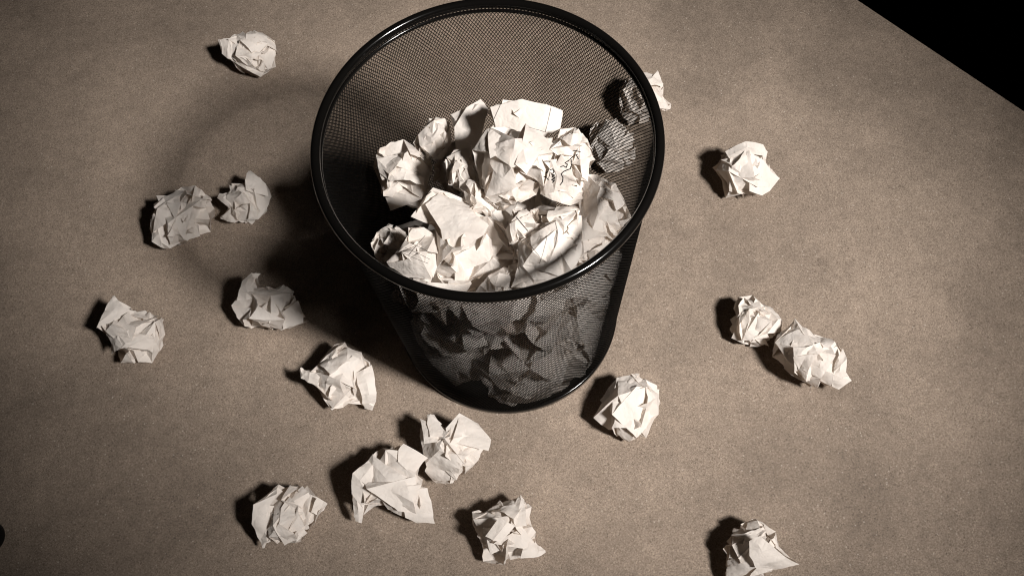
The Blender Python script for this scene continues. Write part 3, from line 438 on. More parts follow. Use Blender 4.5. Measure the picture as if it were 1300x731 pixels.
  [-18,30,0,-1,-8,-20,-38,4,16,11,19,8,-8,-21,-26,14,-36,17,-22,29,-44,-42,41,-73,3,-13,-59,-64,33,68,-7,-37,12,-110,-52,124,27,-2,-36,-17,-17,11,-16,-5,15,-52,-58,74,-48,39,-5,-11,20,-8,1,6,-2,-15,-2,3,-17,31,23,17,25,28,-22,42,-34,-19,15,-30,37,27,-25,23,-2,30,31,-9,-25,24,-23,-9,6,-2,3,38,-2,9,-9,-24,-48,12,30,13,27,7,17,-13,-9,11,-3,15,-29,-8,-53,21,18,-6,18,44,-15,6,17,13,23,31,-2,-6,12,-26,21,-10,-4,21,41,37,21,-2,-1,-4,-5,-1,8,-5,0,1,8,4,-5,6,25,-9,-9,42,-12,-23,-20,-22,12,-33,-37,-1,-5,6,-23,2,17,-28,-14,41,-24,39,8,14,-34,34,-11,-12,-3,-47,4,7,-30,5,-6,38,35,27,-3,-3,33,10,-41,-14,4,-48,8,42,-13,-12,-24,13,44,18,-35,-41,14,22,10,-66,-140,-6,-26,-35,3,-32,19,13,8,-8,15,-36,-1,4,18,-21,-41,-84,-68,63,-5,28,9,-31,-3,-56,15,-6,13,-2,-6,6,3,4,-7,-27,27,8,12,24,-14,1,19,-25,1,-2,-22,2,-23,-2,5,26,12,12,-31,4,-36,-11,18,-6,8,-25,2,5,0,7,-5,0,-28,-21,10,-13,1,-3,6,2,-15,20,-11,10,-22,40,-8,6,47,21,19,15,18,-26,52,-4,2,16,-3,-11,10,21,9,-2,-2,-25,24,-14,0,-4,5,-28,19,24,23,2,16,-31,6,22,-17,20,-16,3,2,18,32,-22,42,-28,-30,-50,-117,-39,9,-100,-30,-5,-1,-15,21,-5,-10,-2,-39,5,11,-2,-15,-4,5,-7,-5,-19,-12,-4,-14,-8,-19,-6,-26,4,-17,-24,-50,-16,-14,14,19,-25,-6,-11,-6,-3,13,-3,-21,4,10,2,-15,35,8,11,2,-33,10,-16,-12,-9,-12,17,13,-4,-17,2,-8,-6,-5,-8,12,9,-6,-7,-20,-14,-13,2,-44,25,-15,-25,43,-4,-15,-24,-24,14,-29,1,-11,-13,-41,-26,-6,-9,2,9,-6,2,-8,8,-3,-8,-6,14,-6,-8,-18,-13,-21,-10,-1,-35,-10,28,-13,-21,8,-16,14,-17,13,-27,-28,19,-21,23,-18,-8,39,-13,-34,-4,4,12,9,-20,-18,-30],
  [-357,310,-292,262,-280,360,-220,357,-101,214,48,369,244,262,381,95,351,-24,280,-30,274,-107,6,-369,-185,-369,-363,-244,-315,-167,-339,-60,-381,131], 34.2, 30.5),
 'b9': ((-0.2479, -0.2156, 0.0000), [0.9691,-0.0538,-0.2409,0.1085,0.9695,0.2200,0.2217,-0.2393,0.9453], 1.0067, 1973, [0,0,25,0,48,0,78,0,96,0,127,0,155,0,179,0,203,0,203,28,203,52,203,69,203,93,203,116,203,143,182,143,153,143,126,143,100,143,79,143,57,143,29,143,0,143,0,119,0,93,0,68,0,49,0,19,39,81,115,78,71,51,134,37,67,82,155,59,103,109,32,45,154,102,128,98,52,103,118,54,92,35,173,28,14,34,43,26,30,114,79,109,179,118,150,120,21,88,117,26,171,71,34,63,78,21,12,132,56,124,178,97,160,14,153,87,20,71],
  [160,221,-173,264,23,-158,277,-45,54,178,233,94,109,265,-55,-163,316,55,-22,189,180,127,17,225,211,-121,47,-20,-260,45,121,-116,75,144,-245,75,-14,-91,-16,198,-154,21,301,59,144,375,128,-41,160,321,-58,46,305,125,26,227,-40,218,211,45,294,143,-121,59,232,-208,-111,9,-277,-271,103,-123,-359,122,112,-359,62,-119,-249,59,-225,28,136,-263,-197,-190,-12,201,1,-71,-170,-90,254,-216,-5,-100,-32,-303,60,-132,-276,16,72,104,216,-124,-213,-118,-83,51,-206,14,-69,13,32,-123,-85,5,-2,-171,-168,107,74,-132,-98,267,-73,-42,-243,62,-168,-15,-7,87,28,153,-100,162,211,-8,-180,12,190,-164,-233,-51,110,-191,182,-177,-89,-270,-107,-290,-262,-62,4,141,157,-118,147,-194,219,-29,-93,59,-111,-252,-102,71,207,-173,-61,-157,-360,-103,-5],
  [1,-9,11,-1,35,-22,-24,8,-26,7,-34,-14,4,0,-1,12,20,-7,-17,-18,49,-61,8,43,-33,-4,10,75,27,101,-6,-5,34,46,24,-21,-73,52,27,-68,-61,-14,-157,-42,-21,-32,28,2,-22,-51,26,12,4,41,-93,56,-37,-7,8,1,46,58,50,30,11,-11,-12,0,-5,21,11,-41,-19,-1,-1,17,-40,16,-2,-1,-35,26,-6,-26,-28,-38,-16,-1,1,5,5,-19,-25,-46,11,-39,-88,-26,-25,-13,15,15,6,-1,3,22,-56,25,38,-84,41,24,2,-22,-6,-8,-13,19,-13,2,1,-1,-7,-14,22,-18,-35,-18,-18,11,-25,23,25,11,4,1,-32,-8,-4,8,38,6,-1,1,31,-8,-34,13,-25,-9,3,22,10,-21,7,11,29,0,17,1,-13,-20,-3,18,-13,7,3,12,-2,27,-4,-6,7,-17,-31,-2,26,-19,-28,0,-19,6,-28,20,13,12,11,-1,-8,-16,-5,7,12,13,-26,-16,-76,11,-20,35,18,7,11,-18,13,13,13,18,-12,-4,3,1,-18,-22,13,-33,0,12,-23,23,9,-21,5,-8,11,2,2,3,29,20,-12,13,-10,11,-24,25,-6,-6,-2,-25,-5,6,-4,-3,16,-24,11,39,-3,-29,30,-12,-7,-15,3,-11,3,-2,47,-13,-35,-1,-26,-49,49,-71,49,-15,-25,72,-66,21,-16,71,97,9,1,46,-1,-10,-15,61,-2,6,-6,-21,32,-12,-12,34,8,9,9,-2,1,6,7,11,-6,0,32,-9,-52,-14,35,8,-9,-12,7,-17,-17,-10,-3,-10,-12,0,2,-2,-20,7,17,-18,-8,8,2,-7,0,9,20,-35,-9,-18,-41,-18,16,-13,-5,-14,4,29,-13,-12,27,13,2,28,2,50,45,4,40,15,1,-29,24,19,-2,21,-9,31,-5,5,18,3,-12,-4,-9,-5,-3,14,-6,32,3,-6,-25,11,-19,30,67,-40,-36,2,6,-2,59,-40,-62,-46,4,19,-16,12,29,-4,-2,-8,2,2,0,-4,36,30,-9,-2,-14,-21,40,0,5,20,-6,34,-13,21,-9,-4,-17,35,2,40,-24,-28,18,-12,18,1,-21,-1,-2,-13,15,5,7,3,6,27,-33,51],
  [-132,323,-74,293,-16,325,164,316,269,187,380,119,290,8,253,-87,206,-119,132,-277,111,-256,-48,-298,-121,-288,-174,-246,-253,-325,-380,-77,-380,119,-232,219,-185,293], 28.0, 26.2),
 'b10': ((-0.0247, -0.2547, 0.0000), [0.9937,-0.0997,-0.0510,0.1082,0.9722,0.2076,0.0289,-0.2119,0.9769], 1.0082, 3730, [0,0,21,0,48,0,67,0,94,0,117,0,143,0,168,0,195,0,195,30,195,54,195,80,195,110,195,138,174,138,152,138,121,138,98,138,71,138,45,138,19,138,0,138,0,105,0,80,0,49,0,33,126,72,89,104,39,33,81,67,42,93,161,51,144,103,16,117,69,29,92,39,42,66,71,117,165,71,142,28,169,108,175,35,120,40,107,21,67,82,19,87,113,104,140,77,12,17],
  [-246,51,173,-122,34,268,145,0,243,90,163,277,-148,198,181,-18,91,29,-51,-152,-55,-182,-230,142,56,-110,183,-80,156,195,-72,259,4,-144,47,-101,-91,296,58,142,345,-48,245,243,96,198,92,-33,295,-76,-80,329,-180,102,98,-127,254,-164,-115,214,-188,23,-2,-320,-53,109,-237,-325,-45,-31,-346,92,12,-116,301,-46,-208,193,-220,-149,-141,28,-66,16,36,71,-73,116,111,-295,65,-62,-169,-398,188,-30,-35,-106,156,-251,-143,-123,189,296,44,29,242,-42,294,-133,-49,109,72,185,-352,89,128,-278,-55,-184,-2,130,244,-262,114,111,-110,129,-256,-168,241,-60,223,144,-121,20,-281,-87,64,-300,-58,-244,-93,-3,-166,-74,114],
  [-16,-9,-9,6,-4,-17,-11,-49,-16,-21,-44,-10,-8,-7,-29,-29,-19,-9,-12,9,3,-6,6,-13,-5,3,9,-17,15,9,4,-7,0,1,-17,33,3,37,116,25,-36,39,-9,8,-14,1,0,8,16,-7,-17,-17,-11,-21,15,-26,-12,0,7,-4,-31,26,-24,7,12,35,52,4,-3,-12,-3,29,-16,-23,-24,17,20,-30,-2,-39,29,-2,-5,-1,15,22,18,44,33,-11,7,11,-4,-11,8,-22,-35,-48,-12,18,7,-8,-3,53,-52,3,-2,-3,-37,0,50,34,-7,0,3,0,-5,-21,18,43,-2,7,9,17,-16,9,-6,14,12,-53,0,48,0,2,-3,-33,-24,3,21,-4,30,-20,46,-7,3,3,-3,-20,-7,14,-3,9,-8,-35,-14,-14,-5,7,12,-6,14,-19,-13,7,-7,12,-10,-15,57,21,-7,26,13,-9,-3,-1,5,10,-46,10,-18,4,15,7,26,12,-1,32,28,13,9,32,38,3,12,-40,23,-1,-15,-1,-3,-5,11,0,-22,55,-10,-21,39,10,-2,-7,-1,4,-25,-13,-3,-15,-32,4,-14,1,-7,-49,-100,-11,-45,-15,-16,-27,-5,25,16,28,-8,-17,-9,23,-16,11,6,-1,16,27,43,19,4,39,-46,-14,18,-4,7,-40,-33,2,-3,0,8,2,5,6,6,-10,26,-11,-5,20,-31,7,14,13,0,-47,13,-4,-15,-7,-15,-3,-6,16,20,4,-7,7,-15,-20,7,3,-14,5,-5,4,6,-11,-7,29,18,-1,-23,33,28,0,18,48,-3,-37,17,-17,22,12,8,29,-13,-32,25,4,-16,20,30,-18,-21,-1,-13,-16,-10,6,-21,-7,12,13,-9,7,-36,12,-64,-30,15,-2,-17,-17,-34,-44,37,-4,-5,-11,-7,4,29,-9,-9,15],
  [-385,186,-195,214,-75,301,34,301,126,352,172,295,251,243,224,105,305,-10,282,-125,385,-222,322,-257,103,-280,23,-297,-34,-352,-253,-314,-259,-102,-322,-73,-362,71], 31.5, 27.1),
 'b11': ((0.1157, -0.1400, 0.0000), [0.9894,-0.1342,0.0551,0.1102,0.9425,0.3154,-0.0943,-0.3060,0.9473], 1.0050, 3226, [0,0,28,0,77,0,112,0,144,0,180,0,207,0,247,0,247,36,247,75,247,98,247,144,247,175,206,175,177,175,141,175,102,175,79,175,43,175,0,175,0,142,0,99,0,76,0,33,135,94,89,60,189,103,175,52,71,114,185,138,150,131,52,37,46,78,26,126,127,41,77,139,221,131,173,80,108,145,47,105,103,116,226,95,88,87,203,37,173,22],
  [122,-264,-101,-133,-321,-50,48,-186,255,165,-226,-61,359,30,-87,189,320,-16,-80,348,-23,-192,38,-233,-351,-107,45,-40,-263,-131,-156,-138,-255,-237,175,-63,15,297,-187,144,-57,-280,48,209,-267,228,-10,-116,51,-322,35,71,-349,-56,223,-337,30,-42,-133,214,221,45,257,40,362,105,225,225,101,184,-189,213,-163,-64,282,114,383,65,269,-149,-15,164,-62,194,-67,146,-239,344,194,-18,94,229,230,-198,100,37,27,128,-308,325,153,-10,-52,125,-204,-83,-103,-219,-8,117,45,98,-322,130,-146,-113,100,111,-23,-126,-301,78,-31,21,-30,-301,-123,315,18,-68,133,282,239,225,188],
  [46,21,40,-40,13,28,-36,-37,16,-1,16,-21,-23,-17,-60,-40,22,-4,-41,28,-85,6,42,-12,-55,5,-142,-27,35,2,25,0,25,-4,13,-2,-44,0,-17,-1,44,12,-6,-72,35,28,-24,-23,0,11,-17,30,43,-4,39,78,-20,-6,10,14,26,43,4,-15,0,21,30,46,20,-11,50,44,-105,45,111,-11,21,57,-14,53,6,-20,-21,-4,52,-46,12,-17,23,1,51,7,39,76,22,-36,12,-40,7,18,-12,26,3,3,-9,9,8,-11,32,16,-3,50,35,-40,78,7,35,-2,35,9,-6,-6,4,18,-7,2,5,-10,-9,12,20,25,16,38,-10,-20,7,4,-35,138,40,14,24,-97,-41,-31,-32,-1,-13,1,-45,-27,-1,35,-23,-29,-16,-20,126,-5,9,9,10,-34,-10,-3,109,-39,20,13,3,37,-10,-26,9,-61,9,26,24,-1,7,-6,4,31,37,-4,4,-29,-3,-21,21,-8,-28,13,-6,24,34,1,0,-6,-12,-37,-3,11,-34,-45,-16,-76,-50,-56,-79,-40,-37,16,7,-39,1,0,-9,-9,6,-10,10,30,-30,28,52,14,-25,0,-4,-8,2,-3,-7,25,-21,-14,10,-7,19,-9,-28,15,-14,-37,-13,-1,4,13,24,-25,6,-6,-14,-2,-5,0,20,11,-19,16,9,4,-15,23,23,-61,7,3,7,-16,-34,-22,-23,38,9,23,-2,-1,7,7,-3,19,-9,13,-40,14,-6,-5,-19,35,-10,-52,-25,18,14,20,-49,-2,38,49,16,2,14,-10,17,-21,-41,20,7,28,-2,1,-1,8,-23,-3,-39,15,-23,-29,-7,9],
  [-132,283,-94,333,44,365,101,381,333,245,365,57,333,-94,258,-145,220,-327,94,-327,-19,-381,-220,-258,-365,-101,-289,6,-289,82,-201,208], 30.6, 28.4),
 'b12': ((0.2719, -0.0564, 0.0000), [0.9693,-0.1863,0.1605,0.1109,0.9137,0.3909,-0.2195,-0.3611,0.9063], 1.0090, 3631, [0,0,22,0,53,0,82,0,122,0,153,0,174,0,208,0,208,26,208,59,208,89,208,118,208,147,176,147,152,147,126,147,94,147,64,147,34,147,0,147,0,120,0,89,0,65,0,31,112,79,50,51,174,77,46,90,144,107,140,44,87,35,74,76,95,105,175,51,49,121,119,119,153,28,116,58,22,34,83,126,179,25,184,125,141,85,24,114,156,66],
  [-213,-96,-147,-282,-193,31,-92,-271,-104,37,-182,-203,-182,-79,-203,-297,-93,40,-135,-208,8,140,-279,20,4,-172,165,278,-109,78,200,-172,-16,11,-74,-102,-182,5,102,-8,-257,44,193,-172,-57,101,-185,183,-21,98,245,140,-55,51,-124,-67,-90,-196,253,-52,5,257,38,-128,120,62,-92,236,-123,-253,159,20,-106,125,231,165,-21,223,158,111,-185,141,-224,-97,-79,43,154,-132,278,87,270,-27,-50,-67,-230,111,-294,11,11,127,166,58,113,44,-237,-175,-219,121,-157,104,168,84,130,190,-140,72,188,-86,114,20,-55,22,-55,-166,-224,-127,-161,120,-45,172,86,0,-2,226,-144],
  [23,7,-23,35,-51,2,29,-31,-23,-112,67,-7,19,7,-64,55,4,33,42,6,31,-27,-23,12,-11,-21,24,9,0,7,4,-8,-8,-12,61,93,-4,-45,-41,-2,-89,38,-118,60,2,-49,-61,33,94,122,-29,-31,-3,70,-13,-11,-46,-15,42,-9,-19,-13,8,4,-1,-3,-41,-16,-22,-16,14,-4,-33,21,5,-20,2,-31,-9,55,12,-14,37,65,48,7,11,35,11,-80,28,19,5,-1,-25,-11,2,-17,-2,1,-13,2,-61,-3,24,-3,28,-21,20,-12,-20,-12,-3,9,30,-4,5,-12,-38,16,13,-24,23,16,-29,-33,-24,-38,-12,-64,8,14,3,-32,15,-36,63,-9,-12,-20,-6,2,14,-31,-26,-2,5,-17,-2,19,5,17,17,-23,-14,8,-85,-29,-41,-38,19,6,-30,55,17,-18,83,-55,2,22,0,35,-26,81,9,24,20,11,25,34,19,-12,19,-30,15,-6,18,80,95,26,38,67,-3,35,13,-29,18,-4,7,0,29,-5,1,0,-23,-2,32,-15,-10,8,12,17,-85,-1,39,3,-22,-31,4,-40,-24,-32,2,-18,35,-21,-7,-19,5,-7,-25,1,3,4,-2,-30,-23,-11,-40,30,-2,10,-2,-24,-4,-12,-5,1,-94,-9,-27,-87,29,38,-25,26,48,39,13,21,-17,5,-15,4,42,-18,18,-4,13,-24,25,-16,-14,1,-6,20,-28,23,17,-53,67,-6,22,-24,-49,27,-3,-39,33,19,9,58,32,-46,27,-8,-1,36,-43,106,0,-40,67,-2,-16,-4,-5,-1,-6,11,4,8,-29,19,8,-20,8,14,5,-8,-16,-10,54,33],
  [-211,265,-44,289,115,161,211,153,266,42,290,-101,163,-188,131,-276,-76,-289,-274,-188,-290,-85,-282,18], 25.1, 24.2),
 'b13': ((0.3203, -0.1031, 0.0000), [0.9586,-0.1959,0.2065,0.1107,0.9251,0.3633,-0.2622,-0.3254,0.9085], 1.0017, 299, [0,0,31,0,68,0,104,0,146,0,181,0,210,0,243,0,276,0,276,32,276,70,276,92,276,132,276,160,276,195,246,195,215,195,179,195,142,195,107,195,71,195,31,195,0,195,0,157,0,124,0,90,0,68,0,32,98,101,167,80,128,152,142,55,217,100,69,61,39,111,46,161,233,68,35,66,237,155,151,113,77,31,187,126,245,115,115,62,174,31,99,22,254,81,186,65,210,54,74,145,42,36,211,131,160,152,129,82],
  [-140,64,350,-150,-196,218,-19,-378,-71,-104,-38,-49,118,-55,307,255,-31,42,273,1,-204,58,195,-25,198,84,149,386,-59,-17,196,-128,-325,340,-91,-165,91,185,-37,-146,216,-147,174,96,-206,59,-155,-315,131,-364,-124,412,-312,54,229,-268,-142,-104,-252,-234,189,-217,-95,212,170,-1,-53,262,-41,-182,107,277,-306,-148,113,-100,34,92,20,-135,109,158,113,287,-419,-12,-41,-372,109,185,103,156,-202,-167,378,152,-54,-307,203,-35,8,-365,16,-392,45,249,-61,286,-57,-350,-94,223,-54,-161,-206,-142,1,-42,281,182,-221,-174,-212,79,-10,365,158,-91,168,-56,201,2,7,127,-55,-300,-132,11,174,-277,-132,-317,-1,-19,-235,-184,-185,-57,12,287,-39,66,-31,-171,-43,335,268,121,64,-239,293,-117],
  [-25,-73,-73,34,51,-4,35,39,-56,41,-7,-34,-12,-36,-17,12,-22,-8,-29,-59,-13,1,25,5,-25,16,45,18,4,57,23,0,15,-5,-19,39,24,-9,17,-24,-61,-9,22,-42,-10,-12,-44,-88,7,28,19,-24,-7,11,14,-27,-1,1,-36,42,22,-11,-48,1,51,13,0,16,-15,7,4,5,-4,2,2,-13,-26,7,30,4,16,-58,-64,60,39,3,-7,92,70,-162,35,-24,-9,60,-36,-42,65,0,34,16,-8,-18,-4,-10,12,25,18,15,-15,2,6,-10,-20,11,-26,-3,-38,17,-8,-39,3,17,-10,36,31,14,46,62,12,-36,23,33,25,53,27,0,40,21,9,-1,-49,-64,22,17,-16,-1,6,-41,-44,27,9,4,10,8,-29,25,-15,13,13,34,-29,-16,9,-12,19,-19,0,29,-35,3,-14,-52,15,-68,-33,2,-8,16,20,-26,-49,46,-13,-64,-61,-24,38,-6,32,-47,-21,-15,-28,23,40,-57,49,5,17,-66,-50,-12,-132,80,6,11,22,-48,-5,-27,0,0,-2,-39,-50,12,-26,43,-21,31,-36,-10,-6,-2,8,-24,17,-14,-4,-9,-3,-35,46,-16,3,-9,-11,-12,-18,2,15,11,-30,-8,-23,-16,21,78,-67,-18,-13,54,-4,16,16,-16,-29,17,-15,11,26,28,-26,26,43,28,-2,-4,47,15,-11,26,-35,-7,29,19,61,-7,-172,28,-43,-43,25,-27,-8,-25,-11,10,-16,23,17,-28,-10,-29,-59,-55,18,24,2,-34,-16,-30,-56,-23,-11,60,44,5,45,-18,7,-4,-26,-40,14,-2,13,-22,-27,-33,-48,18,-25,-9,1,14,28,3,3,-1,-11,-17,0,-1,-14,-8,-16,-47,22,-17,4,12,2,-43,-9,-5,19,34,-8,-8,-3,21,6,7,-27,-3,18,48,54,-101,52,85,-24,1,17,1,20,10,19,14,-30,-15,25,6,-27,8,2,9,-4,36,-20,-14,5,-20,-48,38,-6,-5,0,0,-31,26,6],
  [-167,391,-2,266,60,180,217,164,326,55,370,-55,358,-211,417,-289,279,-391,209,-352,146,-368,-2,-383,-221,-243,-401,-55,-417,172,-284,243], 36.1, 31.9),
 'b14': ((0.2958, 0.1326, 0.0000), [0.9683,-0.2089,0.1368,0.1103,0.8492,0.5164,-0.2241,-0.4849,0.8454], 1.0054, 2623, [0,0,32,0,53,0,75,0,102,0,129,0,162,0,189,0,215,0,238,0,238,30,238,59,238,82,238,117,238,146,238,168,207,168,181,168,161,168,138,168,107,168,74,168,47,168,22,168,0,168,0,144,0,110,0,82,0,53,0,29,145,103,90,80,156,58,188,124,89,123,53,60,117,128,47,102,200,92,113,30,19,92,116,60,177,38,192,67,75,31,210,148,40,31,21,50,67,131,155,127,29,143,125,148,143,24,159,83,141,49,170,148,115,98,87,149,46,125,178,90,169,109,76,95],
  [-16,-340,-18,-108,-61,-149,-227,-231,-148,-73,-126,-258,86,-58,-73,132,-232,-224,317,-188,-15,280,66,-28,150,49,-211,-32,185,-236,-219,-43,-199,-221,237,-121,-13,259,-227,-302,170,-62,-76,203,-229,85,214,-80,171,-16,-269,262,-216,-132,376,-89,-27,247,73,-138,-27,66,2,-319,90,-9,-274,-54,-11,-244,-305,-15,-176,-204,171,45,-265,106,315,-198,64,129,-197,262,-74,-57,124,-88,-274,216,-133,61,313,232,95,-49,-161,-86,244,-73,-271,6,-43,146,-48,-150,256,101,33,315,154,139,8,-68,95,31,78,-193,-198,-164,203,-16,174,57,-189,-2,121,-74,314,49,228,254,-233,141,-227,-23,-70,-243,-337,1,67,-194,-9,290,-86,171,-278,55,-61,227,-52,-202,-157,176,229,27,35,-287,25,-284,121,141,-168,-245,163,207,-204,73,166,76,242,-191,266,-67,45,11,-241,-98,67,103,-158,-121,171,207,294,-81],
  [-22,14,-14,1,-9,-17,32,3,-4,-11,-5,-15,-15,14,-2,18,2,11,-25,19,-13,16,11,42,51,47,15,-22,-19,-7,-18,-1,-19,15,-20,30,28,-49,9,22,26,3,-24,14,-65,15,-14,-8,37,19,22,16,-8,-1,18,20,6,-14,21,17,28,-22,-21,23,55,-32,16,-4,19,-44,46,12,3,-24,31,15,8,-2,52,-7,68,-28,-45,-14,-23,15,40,17,-8,-11,16,-4,62,-3,2,-22,7,3,-2,-13,-28,2,14,13,13,-14,34,-8,10,-1,12,2,19,19,22,17,6,11,-15,-2,-3,-45,5,9,18,-49,15,22,-21,42,55,-64,-17,1,21,17,10,43,-26,11,-7,16,-4,9,1,7,-8,12,11,-11,-2,-1,-2,-12,-36,-19,7,-23,-1,0,-1,-1,18,8,-7,-24,-5,-6,-19,-1,-3,6,7,-10,5,6,-7,47,-14,11,11,2,8,-1,1,-1,28,-6,-30,25,-31,15,-18,-17,0,-14,-17,36,19,26,10,7,-5,-17,-12,9,4,51,-15,-31,-2,7,-3,2,-2,3,-2,-1,2,12,-3,26,-83,18,-78,-17,-9,-79,-23,22,-38,-14,1,20,-7,-50,-10,9,-24,59,4,85,-25,0,-13,-36,2,-23,-2,-15,21,-11,21,11,-18,-8,-12,-20,9,17,-27,-11,-3,-4,9,-18,-20,25,29,-2,-5,11,19,3,-2,50,-30,-82,-4,32,-24,18,9,28,-32,9,-32,5,-15,-13,-50,16,3,17,10,-16,6,9,0,9,-1,0,9,2,-10,3,-2,-3,-1,25,32,2,-15,46,5,-32,26,25,0,17,6,-12,4,-4,-3,11,12,20,-1,9,23,5,-6,-6,6,17,18,13,42,-14,32,-12,39,-3,60,22,-32,5,29,-17,-10,2,-8,-12,24,-4,-31,-11,-22,-31,-1,2,-16,17,4,7,16,3,13,-8,1,-72,-5,5,-2,-8,17,-28,75,54,-18,14,72,-48,-11,4,-27,4,-14,1,-24,7,-39,25,31,-19,-36,5,-41,2,-2,6,-12,-31,-4,9,-24,-89,-4,-3,-19,-27,21,-22,6,-26,-7,-21,-18,44,5,-2,20,-21,9,7,13,6,-4,-4,11,16,-5,-11,5,-4,6,12,-12,17,-2,-2,22,-5,-29,-7,46,15,35,-13,19,7,3,-13,-45,-10,11,19,-20],
  [-237,241,-1,346,193,310,248,213,220,130,395,-91,248,-244,193,-307,54,-258,-15,-341,-223,-346,-278,-105,-395,33,-306,89,-292,186], 32.8, 28.4),
 'b15': ((0.2258, -0.3026, 0.0000), [0.9751,-0.1410,0.1709,0.1077,0.9758,0.1905,-0.1936,-0.1673,0.9667], 1.0074, 1311, [0,0,22,0,49,0,79,0,105,0,131,0,150,0,174,0,205,0,205,25,205,47,205,67,205,93,205,116,205,145,182,145,156,145,130,145,104,145,80,145,55,145,28,145,0,145,0,116,0,94,0,75,0,53,0,24,144,76,69,40,130,39,39,89,118,117,95,82,169,31,37,34,169,112,30,119,58,65,166,87,119,84,113,56,91,109,74,127,69,18,96,31,35,52,157,55,141,108,143,130,188,9,79,68,134,20,176,65,49,23,80,94,59,105,117,31],
  [-332,80,-63,-272,154,122,-99,268,122,86,199,-82,37,239,153,-123,82,51,-256,204,-12,-53,137,-110,28,-158,-121,-37,-138,115,-204,-61,236,-308,-69,128,-319,-244,-43,-153,-311,-8,6,-125,143,189,-191,36,295,-63,-36,169,52,148,4,20,301,154,127,170,49,266,69,-183,256,58,-156,58,244,-361,1,56,-323,-211,21,-331,-322,37,-322,-123,116,-156,-83,-60,-249,174,-42,109,32,-66,-181,-113,232,-3,-168,-154,-82,110,36,-96,-218,-210,62,208,172,38,11,254,8,-85,-229,-170,98,-148,207,-184,67,-193,54,-246,-234,-19,-212,-300,-179,24,36,-150,-4,182,44,12,115,198,44,-171,85,-38,3,-163,221,-42,34,5,26,182,-174,185,93,-49,36,17,-42,42,-243,-46,-264,52,190,-216,149,-30,72,144,167,-66,-49,-136,123,32,-237,-108,-52,110],
  [-15,-23,-7,-15,16,-12,13,-9,3,24,25,-3,23,5,-23,-7,21,-10,-33,33,-59,7,-9,-2,-46,1,-49,26,55,-5,4,-7,26,41,29,11,8,-7,-6,-12,-16,-2,2,-17,1,-7,-27,22,-6,0,-23,-22,8,-13,-16,7,-3,21,9,38,43,-63,2,-30,-35,11,34,-54,8,10,-24,-19,67,-19,-77,33,6,-27,-26,-17,-66,-21,-2,26,31,7,-12,0,-1,-14,-3,-13,-23,-27,24,-13,13,14,-22,9,45,-46,30,43,-9,-1,-2,-1,-37,-28,-4,-7,28,17,-19,2,-18,-7,7,-5,2,-28,7,11,9,31,-5,-15,19,-2,-2,4,2,12,-19,-18,1,18,4,-25,-2,1,10,12,15,5,-18,9,-23,41,-2,8,16,-7,-4,-12,62,-6,-47,-33,8,4,12,-12,9,-1,4,8,12,-17,34,0,-29,-3,-21,69,20,-17,55,-40,-7,53,22,16,23,-42,3,26,32,12,114,3,-30,-12,10,-14,22,-23,24,-4,-1,-9,12,29,-14,-24,43,40,25,23,-1,5,-20,6,11,4,13,-7,-15,-29,-7,-30,8,9,-7,3,-5,45,15,-17,11,-14,8,13,20,-3,14,-16,-26,16,-4,0,1,-12,63,-42,-6,12,9,16,-17,-26,52,-34,67,29,-42,30,6,-2,-3,1,0,-1,-44,0,13,8,8,-2,-28,6,6,-28,-10,2,-14,12,-14,31,18,-30,25,-5,-11,-1,-12,-6,15,3,-5,-31,11,23,-11,-5,8,-7,-20,-21,8,20,2,-21,0,12,15,-14,15,1,-7,-3,-2,3,-6,-5,-8,0,5,-14,-2,4,24,-25,-5,-2,4,-35,22,-5,28,24,7,-1,9,2,39,9,-12,-36,13,-13,-1,-45,6,-24,10,-6,-7,-5,-30,44,-11,-46,-14,-7,50,-18,3,-14,15,-15,16,56,-40,-48,32,3,34,-29,14,36,4,7,-2,15,-20,-19,-68,-16,-28,-10,13,-13,14,4,-7,9,18,-27,-32,19,-12,-13,-20,1,22,-5,-13,4,16,10,5,-1,-27,1,6,-11,-5,3,3,1,-23,16,-1,14,11,1,2,0,-10,15,-8,-16,14,16,-9,3,0],
  [-24,314,85,242,181,175,187,36,368,-139,205,-181,48,-217,12,-290,-338,-314,-350,-230,-326,-24,-368,12,-326,85,-278,187,-169,260], 28.3, 25.8),
 'b16': ((0.1961, 0.2498, 0.0000), [0.9839,-0.1705,0.0544,0.1092,0.8127,0.5723,-0.1417,-0.5572,0.8182], 1.0060, 1918, [0,0,26,0,57,0,98,0,114,0,151,0,176,0,216,0,243,0,243,22,243,61,243,92,243,108,243,139,243,172,207,172,179,172,159,172,118,172,90,172,60,172,29,172,0,172,0,147,0,109,0,90,0,64,0,31,145,92,71,67,39,128,188,63,82,138,116,51,39,85,180,113,102,84,141,129,211,94,162,40,31,41,193,145,109,117,218,47,66,94,190,85,144,68,199,45,197,14,166,82,131,26,46,103,207,115,82,44,91,104,115,96,57,36],
  [-170,-319,78,-46,-201,264,-311,-104,120,-238,219,-96,-252,201,56,-19,-51,175,169,-180,80,216,131,-51,213,-76,-220,140,-215,-70,197,18,162,87,165,-35,150,300,-80,123,20,-105,133,-195,143,-169,-135,250,-279,-157,6,-83,-214,-4,-73,148,172,93,-70,135,-71,-56,322,-51,175,282,196,145,138,139,345,4,226,0,27,149,-91,-57,-44,-178,-3,-351,-101,27,-63,-61,-4,223,92,-63,-164,68,-133,-313,-53,79,-108,-329,34,-44,-114,89,-44,161,-292,-87,342,8,304,-148,62,-22,116,-315,-146,286,85,-194,-346,-52,-187,160,130,-298,119,144,134,-154,-173,-20,-148,231,139,-61,-254,-131,61,17,-46,-147,-235,-107,-26,109,104,-57,-120,-193,56,-166,-336,-94,95,-51,-19,-332,-3,238,245,67,221,66,109,-126,6,239,-12,-15,-81,80,-94],
